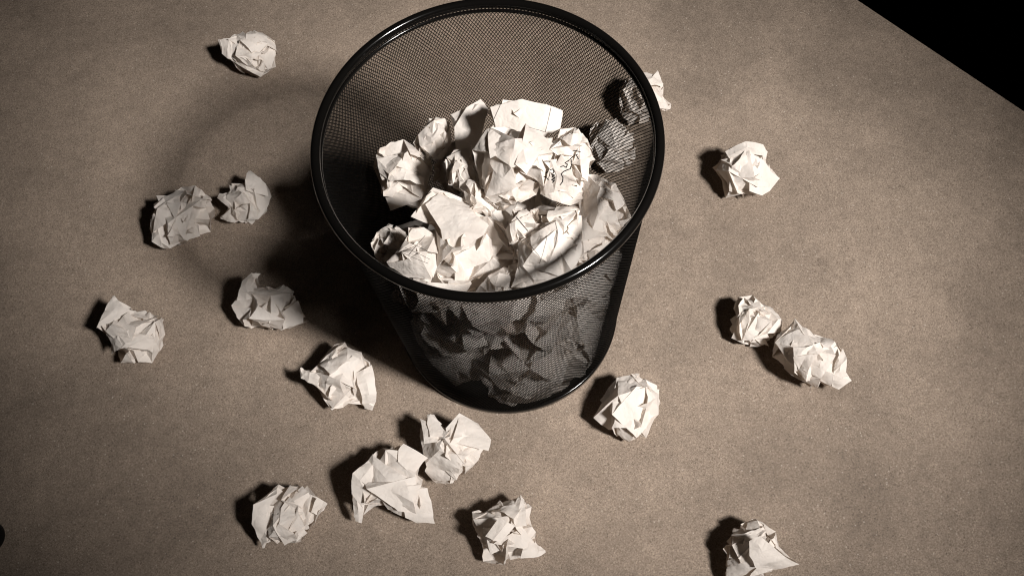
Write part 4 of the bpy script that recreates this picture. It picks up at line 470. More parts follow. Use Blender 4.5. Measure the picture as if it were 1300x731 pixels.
  [-6,15,21,-9,15,-15,15,-48,2,-2,16,-44,-20,-45,-57,14,4,-61,22,8,5,14,-20,27,15,15,-21,22,34,4,25,-11,59,-13,-34,46,-85,46,-17,-25,17,-34,30,-26,57,-21,-7,-15,23,1,-62,-1,3,-5,-5,-17,17,12,22,-7,-14,-52,-14,39,-74,7,-20,30,44,-16,13,-10,7,72,26,-18,-8,-13,24,-36,7,33,-15,-50,62,-13,7,46,47,22,-1,15,8,4,-21,27,-13,-28,1,3,-23,-36,3,-16,21,-67,-34,-8,-7,57,54,-8,18,45,12,4,9,-27,27,25,-20,26,-6,-20,-23,4,-7,-35,9,-8,-10,25,4,8,4,-2,15,-21,8,-5,-7,8,-7,-34,46,8,20,-5,63,-10,-12,19,-7,46,-10,-28,-33,-3,17,-1,-37,-22,-18,2,7,-44,41,18,-37,5,30,3,17,0,-47,-28,0,-106,-11,-43,-1,30,-30,33,-12,16,32,0,-8,-80,71,28,-1,6,32,-24,5,-16,3,11,-21,1,-16,-21,12,20,-10,7,4,-10,-100,-3,-16,22,-21,6,3,3,-9,-1,-13,9,-2,-14,45,-3,-12,0,9,-7,7,-9,6,1,-2,6,4,26,3,2,10,-7,17,42,-4,-100,13,21,0,13,-18,-37,-12,22,-2,6,7,-23,-14,-22,16,4,-1,3,-1,-8,-13,-61,31,13,-39,30,14,-1,7,-43,-8,10,-7,6,5,2,-45,-24,-3,-1,-7,-12,-42,36,14,19,2,10,-1,30,15,-10,9,10,-48,49,32,5,-11,5,-114,99,97,-6,13,20,-31,8,35,35,2,22,-5,0,2,2,-10,-9,-6,21,-50,-11,2,-10,-15,-29,-6,-52,37,-9,-18,19,48,19,12,-42,6,9,16,-4,10,-8,-35,-13,-11,-52,11,16,-61,14,25,-80,38,125,46,30,2,6,19,-27,7,-22,27,29,3,-33,21,-40,-8,9,3,-33,35,-76,-38,43,-50,-6,-17,11,-35,-2,17,12,-22,-16,-15,20,16,47,19,-6,26,80,-34,-43,24,-14,28,-20,-21,13,-12,0,31,10,-8,-23,-43,61,-26,-2,7,12],
  [-77,337,130,340,208,180,218,-7,341,-54,296,-144,159,-193,61,-291,-234,-340,-341,-115,-322,121,-253,209], 32.0, 27.6),
 'b17': ((0.1473, 0.1876, 0.0000), [0.9880,-0.1507,0.0328,0.1099,0.8373,0.5355,-0.1082,-0.5255,0.8439], 1.0077, 3232, [0,0,21,0,51,0,73,0,93,0,118,0,151,0,169,0,193,0,222,0,222,20,222,50,222,73,222,108,222,124,222,157,193,157,167,157,150,157,123,157,102,157,71,157,44,157,24,157,0,157,0,127,0,111,0,74,0,58,0,22,131,81,179,47,83,53,71,103,145,35,113,33,96,84,43,58,124,124,37,105,30,28,175,111,163,84,41,134,97,122,80,21,58,34,146,101,203,79,118,63,161,61,147,134,60,66,182,70,202,36,189,94,77,125,7,41,121,96,65,83,16,89,189,122],
  [-299,93,-13,-230,6,-189,-116,-241,-111,53,-310,-51,46,-173,65,245,-166,127,6,-133,-99,-106,-87,-230,-32,-117,-238,101,-173,4,274,-117,-76,243,103,103,142,209,122,56,-59,289,105,-156,239,263,-212,-22,46,-206,-184,-20,21,-275,33,179,-235,137,235,6,206,159,125,244,-53,-68,79,-51,-281,198,71,-195,272,44,23,106,243,127,28,338,14,161,91,-183,127,215,-120,-215,286,-74,-29,-114,-159,102,280,-46,195,-94,220,-216,-221,34,-46,154,81,252,151,6,65,-316,30,115,42,268,-151,80,52,-276,106,19,-158,47,89,-299,-22,63,-220,165,-132,-81,92,-200,-45,-51,255,237,-195,-84,103,0,0,-220,-34,-215,-31,255,191,181,-102,-123,-34,247,-204,-164,252,-134,-36,-54,290,-105,325,-8,208,126,-135,-194,144,140,-25,-149,83,-30,241,-38,-135,-182,-53,-135,-167,203,-41,113,-100,-177,-129,76],
  [-13,34,-18,9,7,0,-4,-2,-9,-29,-44,47,23,-50,28,-21,-51,-23,-34,-9,-13,50,13,-30,15,-4,-56,-17,8,3,-6,-35,-17,-17,19,-13,-80,78,-21,36,64,-44,4,94,-34,9,1,8,-17,-4,19,18,-17,13,-21,-12,-7,-6,21,55,-114,51,-46,9,31,64,9,-33,49,21,26,-3,-37,-2,13,31,19,15,3,24,-44,5,-5,-26,27,-61,-21,56,-37,-4,7,-9,-16,8,-9,-1,-17,5,-6,28,35,1,-28,-42,32,-3,5,7,-20,-1,15,-3,13,-12,4,-6,10,9,-6,-4,-8,2,-4,-2,18,-20,4,16,-14,-19,2,-40,4,6,-12,19,42,-24,3,-42,-1,43,31,-7,-8,9,-10,-12,-34,22,2,-15,3,6,12,24,3,-1,-53,-20,-21,0,3,9,-20,-8,27,-35,1,0,5,20,-15,16,-1,31,3,43,-50,25,28,42,1,-3,1,3,4,-5,-10,-17,-89,21,-24,7,-13,1,-2,21,5,-5,16,-12,-18,-11,8,-4,0,-18,1,-10,-23,26,-14,-62,-24,-51,21,6,3,-54,-23,-5,4,31,44,1,-30,35,14,-19,-12,10,30,11,24,-17,33,-9,-33,13,7,-25,1,-9,22,-24,-34,-33,-6,-12,-34,-15,-26,-15,20,-20,6,-9,23,1,2,-7,4,-21,-36,6,-14,-17,2,11,-2,-1,13,-5,-7,-4,-16,18,10,-34,-11,-15,20,-59,1,11,24,-10,-10,-4,10,-17,-11,4,-10,-26,15,-8,12,8,-21,-4,-10,-8,13,-1,17,-18,-3,29,-8,-35,-14,-55,35,40,-15,-37,6,2,13,-56,7,4,-31,-23,-4,0,-4,4,-12,11,7,-24,-12,-3,-19,13,8,-12,-9,-1,-13,3,6,26,16,9,-2,28,-7,-13,-4,6,26,-4,52,2,-60,25,-2,9,20,31,-29,-19,-8,3,-6,13,-28,-18,-4,-9,6,17,-19,38,-6,-4,-16,-18,20,18,24,-20,7,-35,13,-19,2,30,16,21,25,12,-10,-4,4,-11,34,1,-5,-40,25,6,-7,13,-27,-23,-2,-6,8,-1,-34,2,-18,-56,61,-23,0,0,3,-32,-14,-43,-9,2,7,15,-28,35,-4,-4,-2,-39,4,-22,13,39,8,-10,-9,25,19,-15,-9,11,-3,11,34,18,-36,54,46,-19,8,-30,-25],
  [-284,211,-207,288,24,346,139,231,235,154,293,-19,255,-211,159,-269,-72,-346,-207,-211,-293,-19], 28.5, 25.6),
 'p1': ((-0.0847, 0.0494, 0.2360), [0.9899,-0.0480,-0.1334,0.1103,0.8519,0.5119,0.0890,-0.5215,0.8486], 1.0305, 3696, [0,0,19,0,46,0,77,0,102,0,117,0,142,0,173,0,193,0,193,19,193,49,193,71,193,88,193,111,193,136,166,136,145,136,122,136,95,136,77,136,54,136,28,136,0,136,0,116,0,93,0,71,0,41,0,24,129,70,50,68,161,61,131,35,134,110,82,79,158,108,90,36,30,33,90,108,35,94,170,24,64,109,147,88,113,84,23,74,95,60,69,27,60,43,168,90,150,38,175,120,57,85,47,52,50,20,14,127,107,25,112,42],
  [-182,-87,141,-46,-27,259,199,-79,173,142,-310,-3,5,-242,-184,-12,-141,-242,33,77,-255,204,210,-55,233,114,104,90,191,185,126,8,-49,81,-33,-252,147,-167,-188,259,-131,-21,148,-47,-221,48,159,-105,-25,7,-229,-60,211,-142,97,246,71,-3,207,215,20,195,2,41,27,-195,-228,14,-138,-201,-135,-12,-125,-348,-2,-128,-193,-152,-213,81,-67,-242,134,88,-77,-10,177,281,8,-15,-210,19,-95,-275,72,-66,-229,6,-33,75,246,26,-25,-63,75,-96,-59,-174,54,209,26,179,-17,115,177,-228,117,-1,323,14,-83,-50,99,-187,-197,113,-72,106,249,95,-171,-95,-116,135,-40,125,-80,-162,151,78,-235,-48,-222,-43,-232,249,-33,133,26,-11,149,8,103,255,125,-115,197,19,-6,-78,-45,-107,-217,-182,-76,-113,-53,-15],
  [-31,-2,-28,23,18,4,-1,26,33,15,6,19,18,-14,15,-9,-12,21,-10,-28,-18,23,-7,-18,-31,2,-5,27,16,46,40,5,15,8,-11,-23,-20,15,-9,1,3,0,10,-2,-11,-4,-6,-5,1,9,-35,5,33,-23,-17,9,-12,-2,-4,19,-15,-6,2,-1,11,-19,29,23,4,-20,-5,5,6,-5,5,25,-23,26,-33,-1,-13,3,1,-11,4,-9,0,3,-13,-1,31,12,12,48,-10,16,-5,6,12,22,-32,41,-18,51,-12,-10,14,-21,-10,14,1,-13,21,30,-6,14,3,-4,-10,32,-12,26,-37,-3,14,-17,-40,7,1,-2,7,-8,5,12,11,7,-3,-1,-21,11,-32,-10,13,-24,9,3,-23,-69,4,14,-10,9,-20,-37,-25,3,-5,11,-1,8,7,-7,3,1,-5,5,11,27,-8,-1,14,35,16,-21,-69,-18,24,5,-31,9,28,-28,3,1,-2,-2,-6,19,-48,5,9,-28,27,18,-12,-6,2,-27,-6,-20,9,19,17,8,-1,5,1,-11,31,35,-99,11,71,-3,8,14,5,9,16,-1,12,-12,36,-19,9,-11,-115,70,-2,10,31,-3,-86,32,-24,5,-31,31,-1,-26,10,2,-11,11,1,21,-20,-15,9,-3,-3,-11,-15,39,2,20,-40,34,-29,-9,2,15,-6,-21,9,-21,1,-36,41,-2,-2,24,7,-61,25,24,2,18,-1,-17,23,4,0,9,0,32,15,0,40,17,-29,-9,12,0,23,41,7,4,-4,3,-2,6,-6,-1,-3,0,5,-30,22,25,2,-6,32,0,-36,-1,14,1,8,-3,-10,-12,-29,-11,6,-9,-9,-5,20,25,-7,-7,-10,-4,20,20,5,-12,22,-9,12,41,16,-14,-1,33,-29,-35,15,-20,-11,-17,-1,-2,-7,7,-27,12,-18,-20,8,-8,-2,-12,-20,-2,3,-24,-6,-4,-14,-6,-25,1,-37,6,9,45,-5,1,-21,13,-22,-19,13,2,6,0,-43,29,12,-9,4,-17,-28,-5,-114,0,59,3,8,-9,-78,13,-13,-80,3,-23,-5,-2,11],
  [-290,85,-247,226,-106,325,7,339,148,240,290,155,275,57,247,-155,148,-311,-120,-339,-219,-184,-191,-141], 25.7, None),
 'p2': ((-0.0525, 0.0784, 0.2500), [0.9923,-0.0603,-0.1085,0.1098,0.8338,0.5410,0.0579,-0.5488,0.8340], 0.9943, 1576, [0,0,15,0,33,0,45,0,62,0,84,0,99,0,110,0,128,0,128,12,128,33,128,43,128,62,128,78,128,91,109,91,96,91,79,91,66,91,46,91,31,91,18,91,0,91,0,79,0,59,0,44,0,29,0,18,60,45,92,53,24,33,45,25,105,30,110,74,30,48,78,38,59,70,17,16,97,15,41,78,24,66,76,61,48,57,114,42,9,35,65,27,13,49,87,78,34,18,81,7,50,12,69,76,118,22,116,83,91,29,15,62,110,57,57,83],
  [-104,-156,74,-193,-56,5,-77,36,56,-36,115,105,-81,40,-12,65,104,-155,169,100,-57,176,107,53,128,-52,124,161,-105,23,-38,-126,81,-125,-87,61,42,-133,63,9,-160,-93,-85,-81,-50,60,10,17,70,-96,84,12,-180,106,24,-68,115,-29,-158,-53,-8,-64,-170,-92,-135,-107,-183,-108,28,-111,-83,99,8,-211,47,46,-188,-89,-52,-192,25,-22,-195,-78,14,174,108,-89,69,-119,61,-39,-128,-12,161,-114,93,49,73,151,-46,-107,192,1,-37,78,42,-5,-22,-57,168,-118,-69,-137,143,-49,-60,-11,-23,-21,129,-168,22,-141,43,41,110,52,143,-61,35,99,13,-105,2,166,156,-2,146,-149,-9,-45,-130,-17,-60,86,-106,31,37,-174,-39,195,14,-127,-79,134,88,-85,143,54,-38,-74,29,-62,37,110,-117,108,46,36,-13,-42,-159,77],
  [11,8,0,11,-3,0,20,20,9,11,-33,-1,13,-25,21,-3,0,19,2,-16,4,-18,12,8,1,-13,-19,3,3,15,7,4,-1,18,4,-14,10,-6,15,4,2,-3,4,2,-5,24,-9,-16,25,-3,0,11,6,1,-8,26,18,25,27,37,-6,34,-23,-1,-6,-9,-1,-7,-12,5,-26,4,-9,-10,4,4,-11,10,4,-2,-11,11,-11,-7,5,6,0,22,-6,-7,0,-5,1,3,-13,6,0,-5,-11,-6,-15,-5,-30,31,5,-13,-1,-11,5,-8,-7,3,-6,-6,-10,11,-6,-3,11,5,-6,0,0,-22,29,-6,4,-4,-23,-6,2,4,-3,4,-13,-5,-20,5,-2,7,2,5,1,-8,-15,-12,8,4,0,-25,-9,-2,-1,3,7,1,24,22,0,7,-5,17,-6,-7,-2,-2,16,-5,29,3,18,14,4,0,25,40,29,-1,0,9,8,8,-1,2,2,4,0,7,4,-11,-6,-22,-20,-6,-6,-3,1,-8,18,21,2,20,12,31,8,-19,7,-3,-3,-2,3,-20,9,-5,-26,4,-5,2,1,-12,4,3,16,-8,-64,-6,-19,3,-1,19,6,-2,9,-8,-18,-17,9,23,8,39,1,-29,-14,23,-24,-8,-9,-7,-22,25,-13,-6,-19,18,-25,35,3,26,-3,-10,-5,-12,19,-16,-1,1,-4,-10,15,-2,-15,-15,-20,-11,0,0,-12,10,-14,-28,30,-6,0,6,-18,18,-16,4,7,15,-9,-22,12,-2,-12,0,-2,-4,-6,32,-9,1,-3,9,-17,-2,-8,-13,-7,0,-26,11,-6,-3,2,21,-2,-4,1,-4,-2,12,-4,-14,9,-26,16,4,-1,8,-1,3,4,1,9,-4,0,1,-13,3,-4,-5,8,3,-1,0,15,-9,10,-23,6,2,-12,1,7,-3,-4,-2,6,-1,1,-2,0,-20,48,19,-8,-2,6,-5,-5,14,21,-4,-4,-5,45,-18,10,8,7,-11,19,-9,-1,6,11,13,0,5,8,-6,-5,-14,-1,-40,7,14,-2,5,10,-2,1,1,2,16,15,4,-15,5,10,9,-19,11,-6,3,1,2,-6,9,6,0,4,-6,18,-10,9,-13,16],
  [-190,-37,-132,51,-29,198,132,212,176,139,190,-37,102,-212,-44,-212,-176,-124], 17.0, None),
 'p3': ((-0.0161, 0.0773, 0.2620), [0.9937,-0.0787,-0.0799,0.1097,0.8287,0.5488,0.0230,-0.5541,0.8321], 1.0240, 971, [0,0,14,0,29,0,39,0,52,0,67,0,67,14,67,31,67,48,57,48,42,48,27,48,11,48,0,48,0,29,0,14,22,24,39,19],
  [178,185,4,106,217,98,53,206,-25,30,110,-31,32,21,65,30,-127,71,-101,-132,37,-47,-112,-120,60,-112,10,113,-53,-23,-8,-100,44,-119,-156,-35,-35,-215,30,-2,-175,-67,110,-56,21,122,81,-27,-66,31,108,-149,143,4],
  [3,-6,-6,-6,2,-20,5,8,7,-4,-12,-12,7,-24,-8,0,-3,-3,-5,-9,12,1,-23,-3,3,-6,4,-26,31,-11,-24,-2,-30,-21,10,-24,-18,17,27,-9,-10,9,-20,-16,9,-22,-27,47,8,-35,9,-11,17,26,-10,-3,-30,-2,0,-18,27,-2,9,1,2,0,-12,9,-2,4,3,4,3,-24,4,-22,18,-6,8,-28,-16,13,3,-12,-18,28,-11,-6,1,-22,-1,0,-8,-5,6,4,0,-1,5,-9,-6,-2,-14,36,11],
  [-117,-143,-173,124,-125,146,-18,194,122,270,173,180,94,-101,-18,-200,-117,-270], 16.0, None),
 'p4': ((0.0244, 0.0002, 0.3060), [0.9937,-0.1034,-0.0421,0.1102,0.8486,0.5174,-0.0178,-0.5188,0.8547], 1.0202, 3699, [0,0,35,0,69,0,91,0,129,0,162,0,182,0,215,0,252,0,252,25,252,63,252,93,252,121,252,144,252,178,215,178,183,178,161,178,125,178,101,178,62,178,33,178,0,178,0,145,0,111,0,91,0,64,0,31,182,85,60,81,73,140,115,71,215,47,210,128,139,46,134,145,180,44,81,38,166,123,39,36,220,76,185,148,40,112,111,114,41,143,232,132,147,90,113,24,222,107,91,115,217,153,65,114,81,161,24,94],
  [-300,-19,-192,9,-8,-341,-43,289,-216,-72,290,-15,-7,-51,138,-27,59,337,163,35,276,303,-91,11,-1,-280,54,-85,-186,-162,-309,-176,137,-263,95,258,-32,228,212,-69,52,331,228,146,194,39,-89,-11,-138,-298,156,-30,-308,100,85,-89,165,-140,-177,131,-30,-318,-125,7,-232,-57,232,-36,-150,22,76,-333,-12,339,-171,-186,233,-192,-327,18,-96,-227,-280,-48,-4,231,-288,-10,255,271,-287,-242,135,247,-158,90,-83,110,154,-393,146,34,401,163,65,136,-38,-141,75,399,57,316,270,-44,-207,-115,-272,127,-106,-22,-251,68,-77,-341,-162,-12,-292,160,60,-63,-7,169,-298,-68,-130,-244,149,205,142,-55,-221,106,205,235,-282,349,36,-13,-159,262,-142,86,-21,-210,0,233,-271,-303,-72,-229,372,-2],
  [3,-36,-15,-13,11,-22,29,-1,8,12,38,41,-33,63,20,-16,25,108,-38,-16,-9,19,20,-26,-3,-27,-4,3,34,11,-10,8,-1,30,-19,-14,25,28,-12,82,-34,80,-7,16,63,11,7,-9,-93,0,-98,51,-45,-7,-7,-60,-51,-7,-20,5,112,-58,-29,9,4,16,34,-40,8,14,9,12,2,4,12,-10,-3,-3,19,11,39,-28,31,-2,-4,-3,-56,-36,64,-22,13,33,-29,10,2,3,42,-1,15,-19,-3,11,61,-14,38,59,46,69,38,5,-23,-24,17,-11,-3,9,-4,-12,33,36,-24,-14,0,28,-8,38,36,28,6,-7,8,9,-10,8,-21,14,20,-14,3,-5,-2,-9,-17,-3,-59,9,13,-18,32,-21,-24,25,14,5,23,-23,8,-54,-77,-17,-41,-57,16,-16,15,-54,-18,16,42,41,13,4,8,-23,2,-16,-9,-46,28,-22,23,32,-34,-63,27,-7,32,-14,20,50,-106,-73,-46,28,-122,27,-9,46,-26,-80,-17,-9,-3,6,-21,-31,-5,27,19,-25,-3,-28,-21,-23,-4,43,-18,7,-10,-14,7,12,32,0,-9,27,9,6,33,-10,29,17,34,-1,-9,24,-22,49,0,-22,-16,50,11,12,119,-12,1,-24,17,17,22,13,27,-19,34,-13,10,27,-17,6,-13,111,-32,32,-44,15,-28,14,32,6,-29,7,-1,-3,-4,6,19,-13,-32,14,-19,-11,2,-11,9,-18,-4,-22,-121,133,-72,-34,-41,63,-6,-5,42,22,4,-11,45,11,27,0,2,-5,-5,2,-41,4,-4,-3,14,15,-17,0,-36,8,-2,-5,-7,-25,4,6,-6,-15,4,-5,7,-2,-8,-10,-40,-3,-14,-4,-24,-3,26,26,6,8,-4,-2,-1,-16,12,22,-30,-116,-4,-19,-57,4,-9,-14,-8,-6,-9,38,75,-98,28,134,-77,89,-45,-79,-11,-7,2,-8,2,-3,-6,-10,-5,-22,24,-13,36,-5,22,-9,15,9,0,5,12,-39,-5,5,6],
  [-399,164,-295,334,-124,386,85,386,295,282,399,177,347,-7,190,-216,-124,-373,-203,-386,-308,-242,-360,-7], 32.8, None),
 'p5': ((0.0345, 0.0547, 0.2960), [0.9936,-0.1063,-0.0381,0.1096,0.8256,0.5534,-0.0274,-0.5541,0.8320], 1.0074, 872, [0,0,22,0,45,0,76,0,106,0,126,0,126,31,126,63,126,89,96,89,80,89,51,89,23,89,0,89,0,65,0,36,64,27,37,43],
  [-231,100,125,-54,69,214,28,196,67,159,87,-178,-79,-79,-106,-229,-51,-163,-192,203,-36,-186,45,165,-361,-117,73,-208,-109,-78,-169,-163,-8,-211,42,-137,-124,170,20,-326,89,-55,-200,-69,-192,-156,-202,39,355,91,48,199,-168,-68],
  [36,4,-47,-11,-8,-69,14,36,-93,-21,-34,20,48,-89,20,35,-130,45,-24,6,-20,-15,16,13,-2,-3,12,26,35,-15,43,98,-76,4,68,-60,0,-1,-2,70,-2,-18,-7,3,-12,86,-1,-103,-35,-91,-22,17,-34,-240,32,-152,-78,8,-60,-22,117,-2,-118,33,22,-24,-26,14,7,14,46,61,22,-9,-101,27,24,-84,37,-39,-15,22,-3,-50,36,25,25,1,-4,-7,39,3,26,5,32,18,44,-22,-9,25,-19,-13,-3,-26,-57],
  [-370,-126,-329,93,-274,162,-178,203,-14,208,357,107,370,-44,206,-167,41,-208,-233,-195], 21.8, None),
 'p6': ((0.0660, -0.0004, 0.3020), [0.9920,-0.1261,-0.0048,0.1102,0.8475,0.5191,-0.0614,-0.5155,0.8547], 1.0000, 3701, [0,0,31,0,67,0,95,0,131,0,164,0,188,0,227,0,227,25,227,56,227,103,227,133,227,161,196,161,156,161,137,161,99,161,58,161,36,161,0,161,0,124,0,94,0,62,0,35,131,75,48,73,162,48,167,100,74,122,96,45,102,86,52,39,195,54,145,107,38,131,205,23,120,134,80,65,189,131,150,26,27,101,77,95,138,49,53,95,183,19],
  [194,-124,-170,-34,-318,-95,187,-124,13,241,133,41,142,-124,233,106,85,-12,-113,134,-94,34,192,230,204,236,85,240,1,-92,22,108,270,139,-141,188,49,106,235,-218,38,152,-143,15,-236,-63,-152,-215,-290,-117,-34,-120,167,-197,52,106,-193,-161,-49,22,33,37,-239,144,-158,-115,-72,-11,-272,0,146,-109,118,19,-254,123,-155,142,-260,11,-116,89,-347,-71,-98,190,218,-180,246,-27,210,244,-71,-155,-61,245,7,121,-265,262,-197,-55,138,330,-16,72,352,-44,-4,-204,91,-15,66,-44,-185,-267,98,-127,-80,69,281,55,-7,148,199,177,-87,-116,-190,165,33,221,-84,254,61],
  [1,-16,39,-22,-12,51,7,-23,60,-3,-10,-6,-5,14,-25,28,-41,36,36,-2,-54,-65,32,-40,-2,-17,82,-56,78,2,-29,38,-7,-9,53,36,10,68,20,1,-2,20,-50,25,-5,-18,-17,42,-34,37,-9,11,17,-17,7,5,-21,6,5,-50,17,-48,70,11,-5,8,-14,-12,27,-121,-76,-27,50,-41,-12,-23,-89,22,17,-28,-13,20,-53,5,36,23,34,68,35,-30,29,9,-30,56,4,2,23,-37,-14,-2,-19,0,25,19,-32,42,-5,-17,28,-37,23,-12,54,-19,-52,34,8,15,24,6,13,28,23,45,-29,64,6,10,0,3,47,-36,-7,21,3,0,14,-9,-17,72,51,2,20,2,-18,-19,-9,-27,-28,-35,4,7,-4,22,53,6,4,19,-7,-2,-6,-22,-25,-6,-8,5,4,-27,-15,-88,17,0,2,25,43,-110,-6,46,-107,3,-41,-13,26,-13,5,-11,-28,10,24,-11,44,-53,21,22,-6,11,-26,-15,-10,-10,29,27,-20,27,-11,31,35,-46,-22,52,-21,-24,12,45,-29,39,0,-24,-2,7,5,56,-7,12,-9,77,-7,-9,-7,24,-19,13,7,-7,-17,4,1,39,-18,-35,56,-7,7,25,12,2,-28,75,-5,38,42,-57,46,15,-16,2,7,-2,-18,2,-11,-51,30,21,22,15,0,18,-2,-32,22,21,-32,22,-22,-4,-7,-7,32,-3,-4,4,12,-7,-9,5,-2,37,2,25,-15,15,-51,-38,17,7,25,-22,-19,-76,12,3,18,-39,18,-19,-3,1,7,26,31,21,2,-4,-51,20,-18,21,-23,17,8,1,2,1],
  [-141,268,-60,335,101,349,208,241,275,67,235,-27,248,-295,47,-349,-168,-295,-275,-188,-275,107], 26.4, None),
 'p7': ((0.0968, -0.0409, 0.2820), [0.9894,-0.1421,0.0292,0.1107,0.8695,0.4814,-0.0938,-0.4731,0.8760], 1.0000, 1076, [0,0,28,0,50,0,63,0,90,0,108,0,135,0,135,25,135,44,135,73,135,96,111,96,88,96,65,96,43,96,26,96,0,96,0,76,0,43,0,28,77,51,112,43,31,60,84,70,79,26,29,31,106,76,57,70,52,40,17,77,64,20,65,34,104,22,10,11],
  [136,-157,-95,83,0,122,47,169,178,47,240,132,182,118,26,209,-2,-101,81,-198,30,-81,-226,-136,-163,-197,-128,-151,-255,135,1,-310,20,58,-69,12,136,34,167,131,80,-13,181,61,4,234,-38,-14,-1,-60,76,120,-208,41,-172,-361,-9,-46,-307,60,-170,348,61,-210,17,-107,-71,-58,-172,-33,228,156,3,305,-86,-213,-67,84,-56,9,167,8,216,-114,-245,123,-61,108,-169,-125,-106,274,24,-141,220,-102,-6,61,-139,20,-142,-15],
  [-3,-38,11,6,-28,-47,40,23,-5,33,-3,50,2,-23,8,37,-2,46,41,35,-61,-4,7,2,21,31,-36,-45,-10,21,-33,17,-6,52,34,-7,79,32,-4,31,-11,16,-22,-38,-22,-51,-14,-11,12,-10,5,6,13,-52,-5,9,-10,-30,46,-41,1,21,26,-2,-10,16,-11,-3,-15,-8,3,10,4,8,2,15,2,-16,-19,-33,16,2,20,-56,29,61,-66,-10,9,-1,-15,20,13,-4,-8,5,-35,6,54,-103,32,6,39,7,-61,56,68,16,52,16,-82,-9,-30,-18,-7,-5,15,-12,12,14,-3,-27,19,-18,13,18,-23,-31,51,-1,9,2,0,-25,18,-5,8,14,-6,-28,-5,-1,-31,-10,6,-2,6,-3,42,-54,47,22,-56,-13,5,-16,-1,9,17,-39,20,46,-15,84,-30,1,-9,-16,-3,24,3,22,-20,10,5,3,-12,6,-3,-50,-28,18,3,9,-12,-6,-12,-20,-17,-12,11,1,4,-3,-4,6,3,-5,-3,5,-1,3,-24,44,12,-2,-6,-24,-1,45,0,26,8,-5,0,-17,4,-4,-10,14,-41,-4,3,-13,16,13,-8,0,-12,-8,-13,-13,-14,-9,14,-7,0],
  [-188,362,-67,362,94,268,175,121,242,-40,121,-201,-13,-336,-175,-362,-228,-13,-242,121], 21.2, None),
 'p8': ((-0.0304, -0.0480, 0.2780), [0.9930,-0.0794,-0.0870,0.1108,0.8805,0.4609,0.0400,-0.4673,0.8832], 1.0270, 2794, [0,0,30,0,67,0,95,0,121,0,148,0,184,0,209,0,209,28,209,62,209,83,209,111,209,148,180,148,146,148,121,148,91,148,66,148,24,148,0,148,0,117,0,93,0,53,0,27,90,77,138,51,53,72,154,90,37,107,115,104,82,46,32,34,181,98,179,35,20,74,156,25,136,122,89,111,180,129,81,19,102,25],
  [-294,369,119,-404,167,-19,-127,-13,180,-121,-281,248,-142,-34,234,-241,-12,-13,-225,-371,-18,-101,-378,183,136,-368,57,403,-207,-73,404,-34,-84,190,61,-207,-165,124,-288,-143,371,-151,-336,290,99,-223,164,-83,-223,4,152,-99,-120,317,161,168,167,41,247,17,275,115,-124,374,73,89,66,281,18,-108,397,-4,45,-411,-60,203,98,-153,115,-128,-310,158,21,262,238,-228,27,-162,-204,175,-212,-292,-189,-147,200,-256,230,187,62,41,-308,-233,241,109,-136,-56,-83,-187,-202,63,198,-275,-316,-30,16,321,-58,-233,-187,60,-27,-233,18],
  [7,-42,-7,37,-32,-22,43,-30,-2,-44,-42,2,-31,-8,-26,-77,-65,-65,-34,47,-26,-11,63,-54,-60,54,-16,-37,-31,40,28,8,17,-11,54,-86,9,0,-38,-26,8,-2,78,48,-64,16,59,1,-9,0,5,23,-18,-18,7,-15,50,-12,-10,-5,-19,10,-23,24,23,-2,5,-24,7,41,10,-28,-30,-67,7,-8,28,-25,11,31,-39,15,-1,-11,9,0,-7,0,3,-4,-20,31,-3,15,45,-4,-33,-18,26,29,27,-4,3,26,21,33,-19,54,-1,11,29,-6,-1,-43,-14,-1,18,2,-3,-5,-18,-14,-13,13,10,7,21,-24,-9,-8,-72,-30,15,-1,7,-22,-46,-9,2,4,-2,29,27,-2,7,-2,1,-16,33,-5,6,6,4,-15,12,-18,-9,15,-26,3,-1,-7,-9,10,30,-22,-22,-1,13,11,-18,-6,18,-4,-24,-28,12,16,-27,-3,-32,-3,13,-20,1,-29,-14,19,-7,14,-30,19,6,-33,-7,17,3,14,-9,-4,3,-21,-17,-11,10,20,15,7,-19,0,-6,0,0,2,-11,-3,-39,9,-23,16,-8,-6,6,1,1,-3,-6,11,-5,-5,-22,30,-22,-48,-10,-15,22,-9,7,-7,-7,-43,-2,16,42,12,3,20,13,22,72,33,-3,42,7,8,-26,1,-1,-2,3,5,3,4,56,2,-13,-6,4,18,15,23,-8,-1,-2,-7,6,8,2,35,-30,13,-4,-6,7,-17,-5,3],
  [-477,190,-255,438,33,334,111,203,347,150,373,72,477,-164,242,-294,33,-425,-124,-438,-268,-320,-229,-85,-255,98], 32.6, None),
 'p9': ((-0.1000, -0.0308, 0.2500), [0.9878,-0.0476,-0.1480,0.1108,0.8831,0.4559,0.1090,-0.4667,0.8777], 1.0384, 1583, [0,0,15,0,34,0,47,0,60,0,79,0,96,0,108,0,108,16,108,33,108,47,108,62,108,77,95,77,81,77,66,77,47,77,27,77,16,77,0,77,0,64,0,44,0,29,0,12,39,44,58,52,76,50,65,25,84,23,32,18,90,46,23,65,22,31,68,11,47,22,25,49,93,59,70,61,11,51,37,63,86,10,11,31,97,25,56,17],
  [-127,55,-76,-3,106,-142,66,166,15,3,148,58,110,88,86,-40,16,124,130,30,111,84,-37,23,122,75,-86,48,141,30,116,124,-62,155,-7,-18,82,-83,55,-33,-60,-1,45,-166,30,40,-117,-110,-42,46,-153,23,184,-29,44,77,-55,-94,125,3,-156,22,-56,11,-18,34,-60,-147,4,-94,-48,-130,-49,-54,-97,-150,-71,66,-116,-32,-103,-53,2,159,39,131,53,176,29,-5,-13,53,-161,-9,112,68,118,-113,30,86,-38,133,93,-53,81,-37,-43,35,72,-41,-140,-107,-139,-47,1,14,-92,-120,103,-16,11,113,114,45,-170,-17,69,8,18,-10,-41,59],
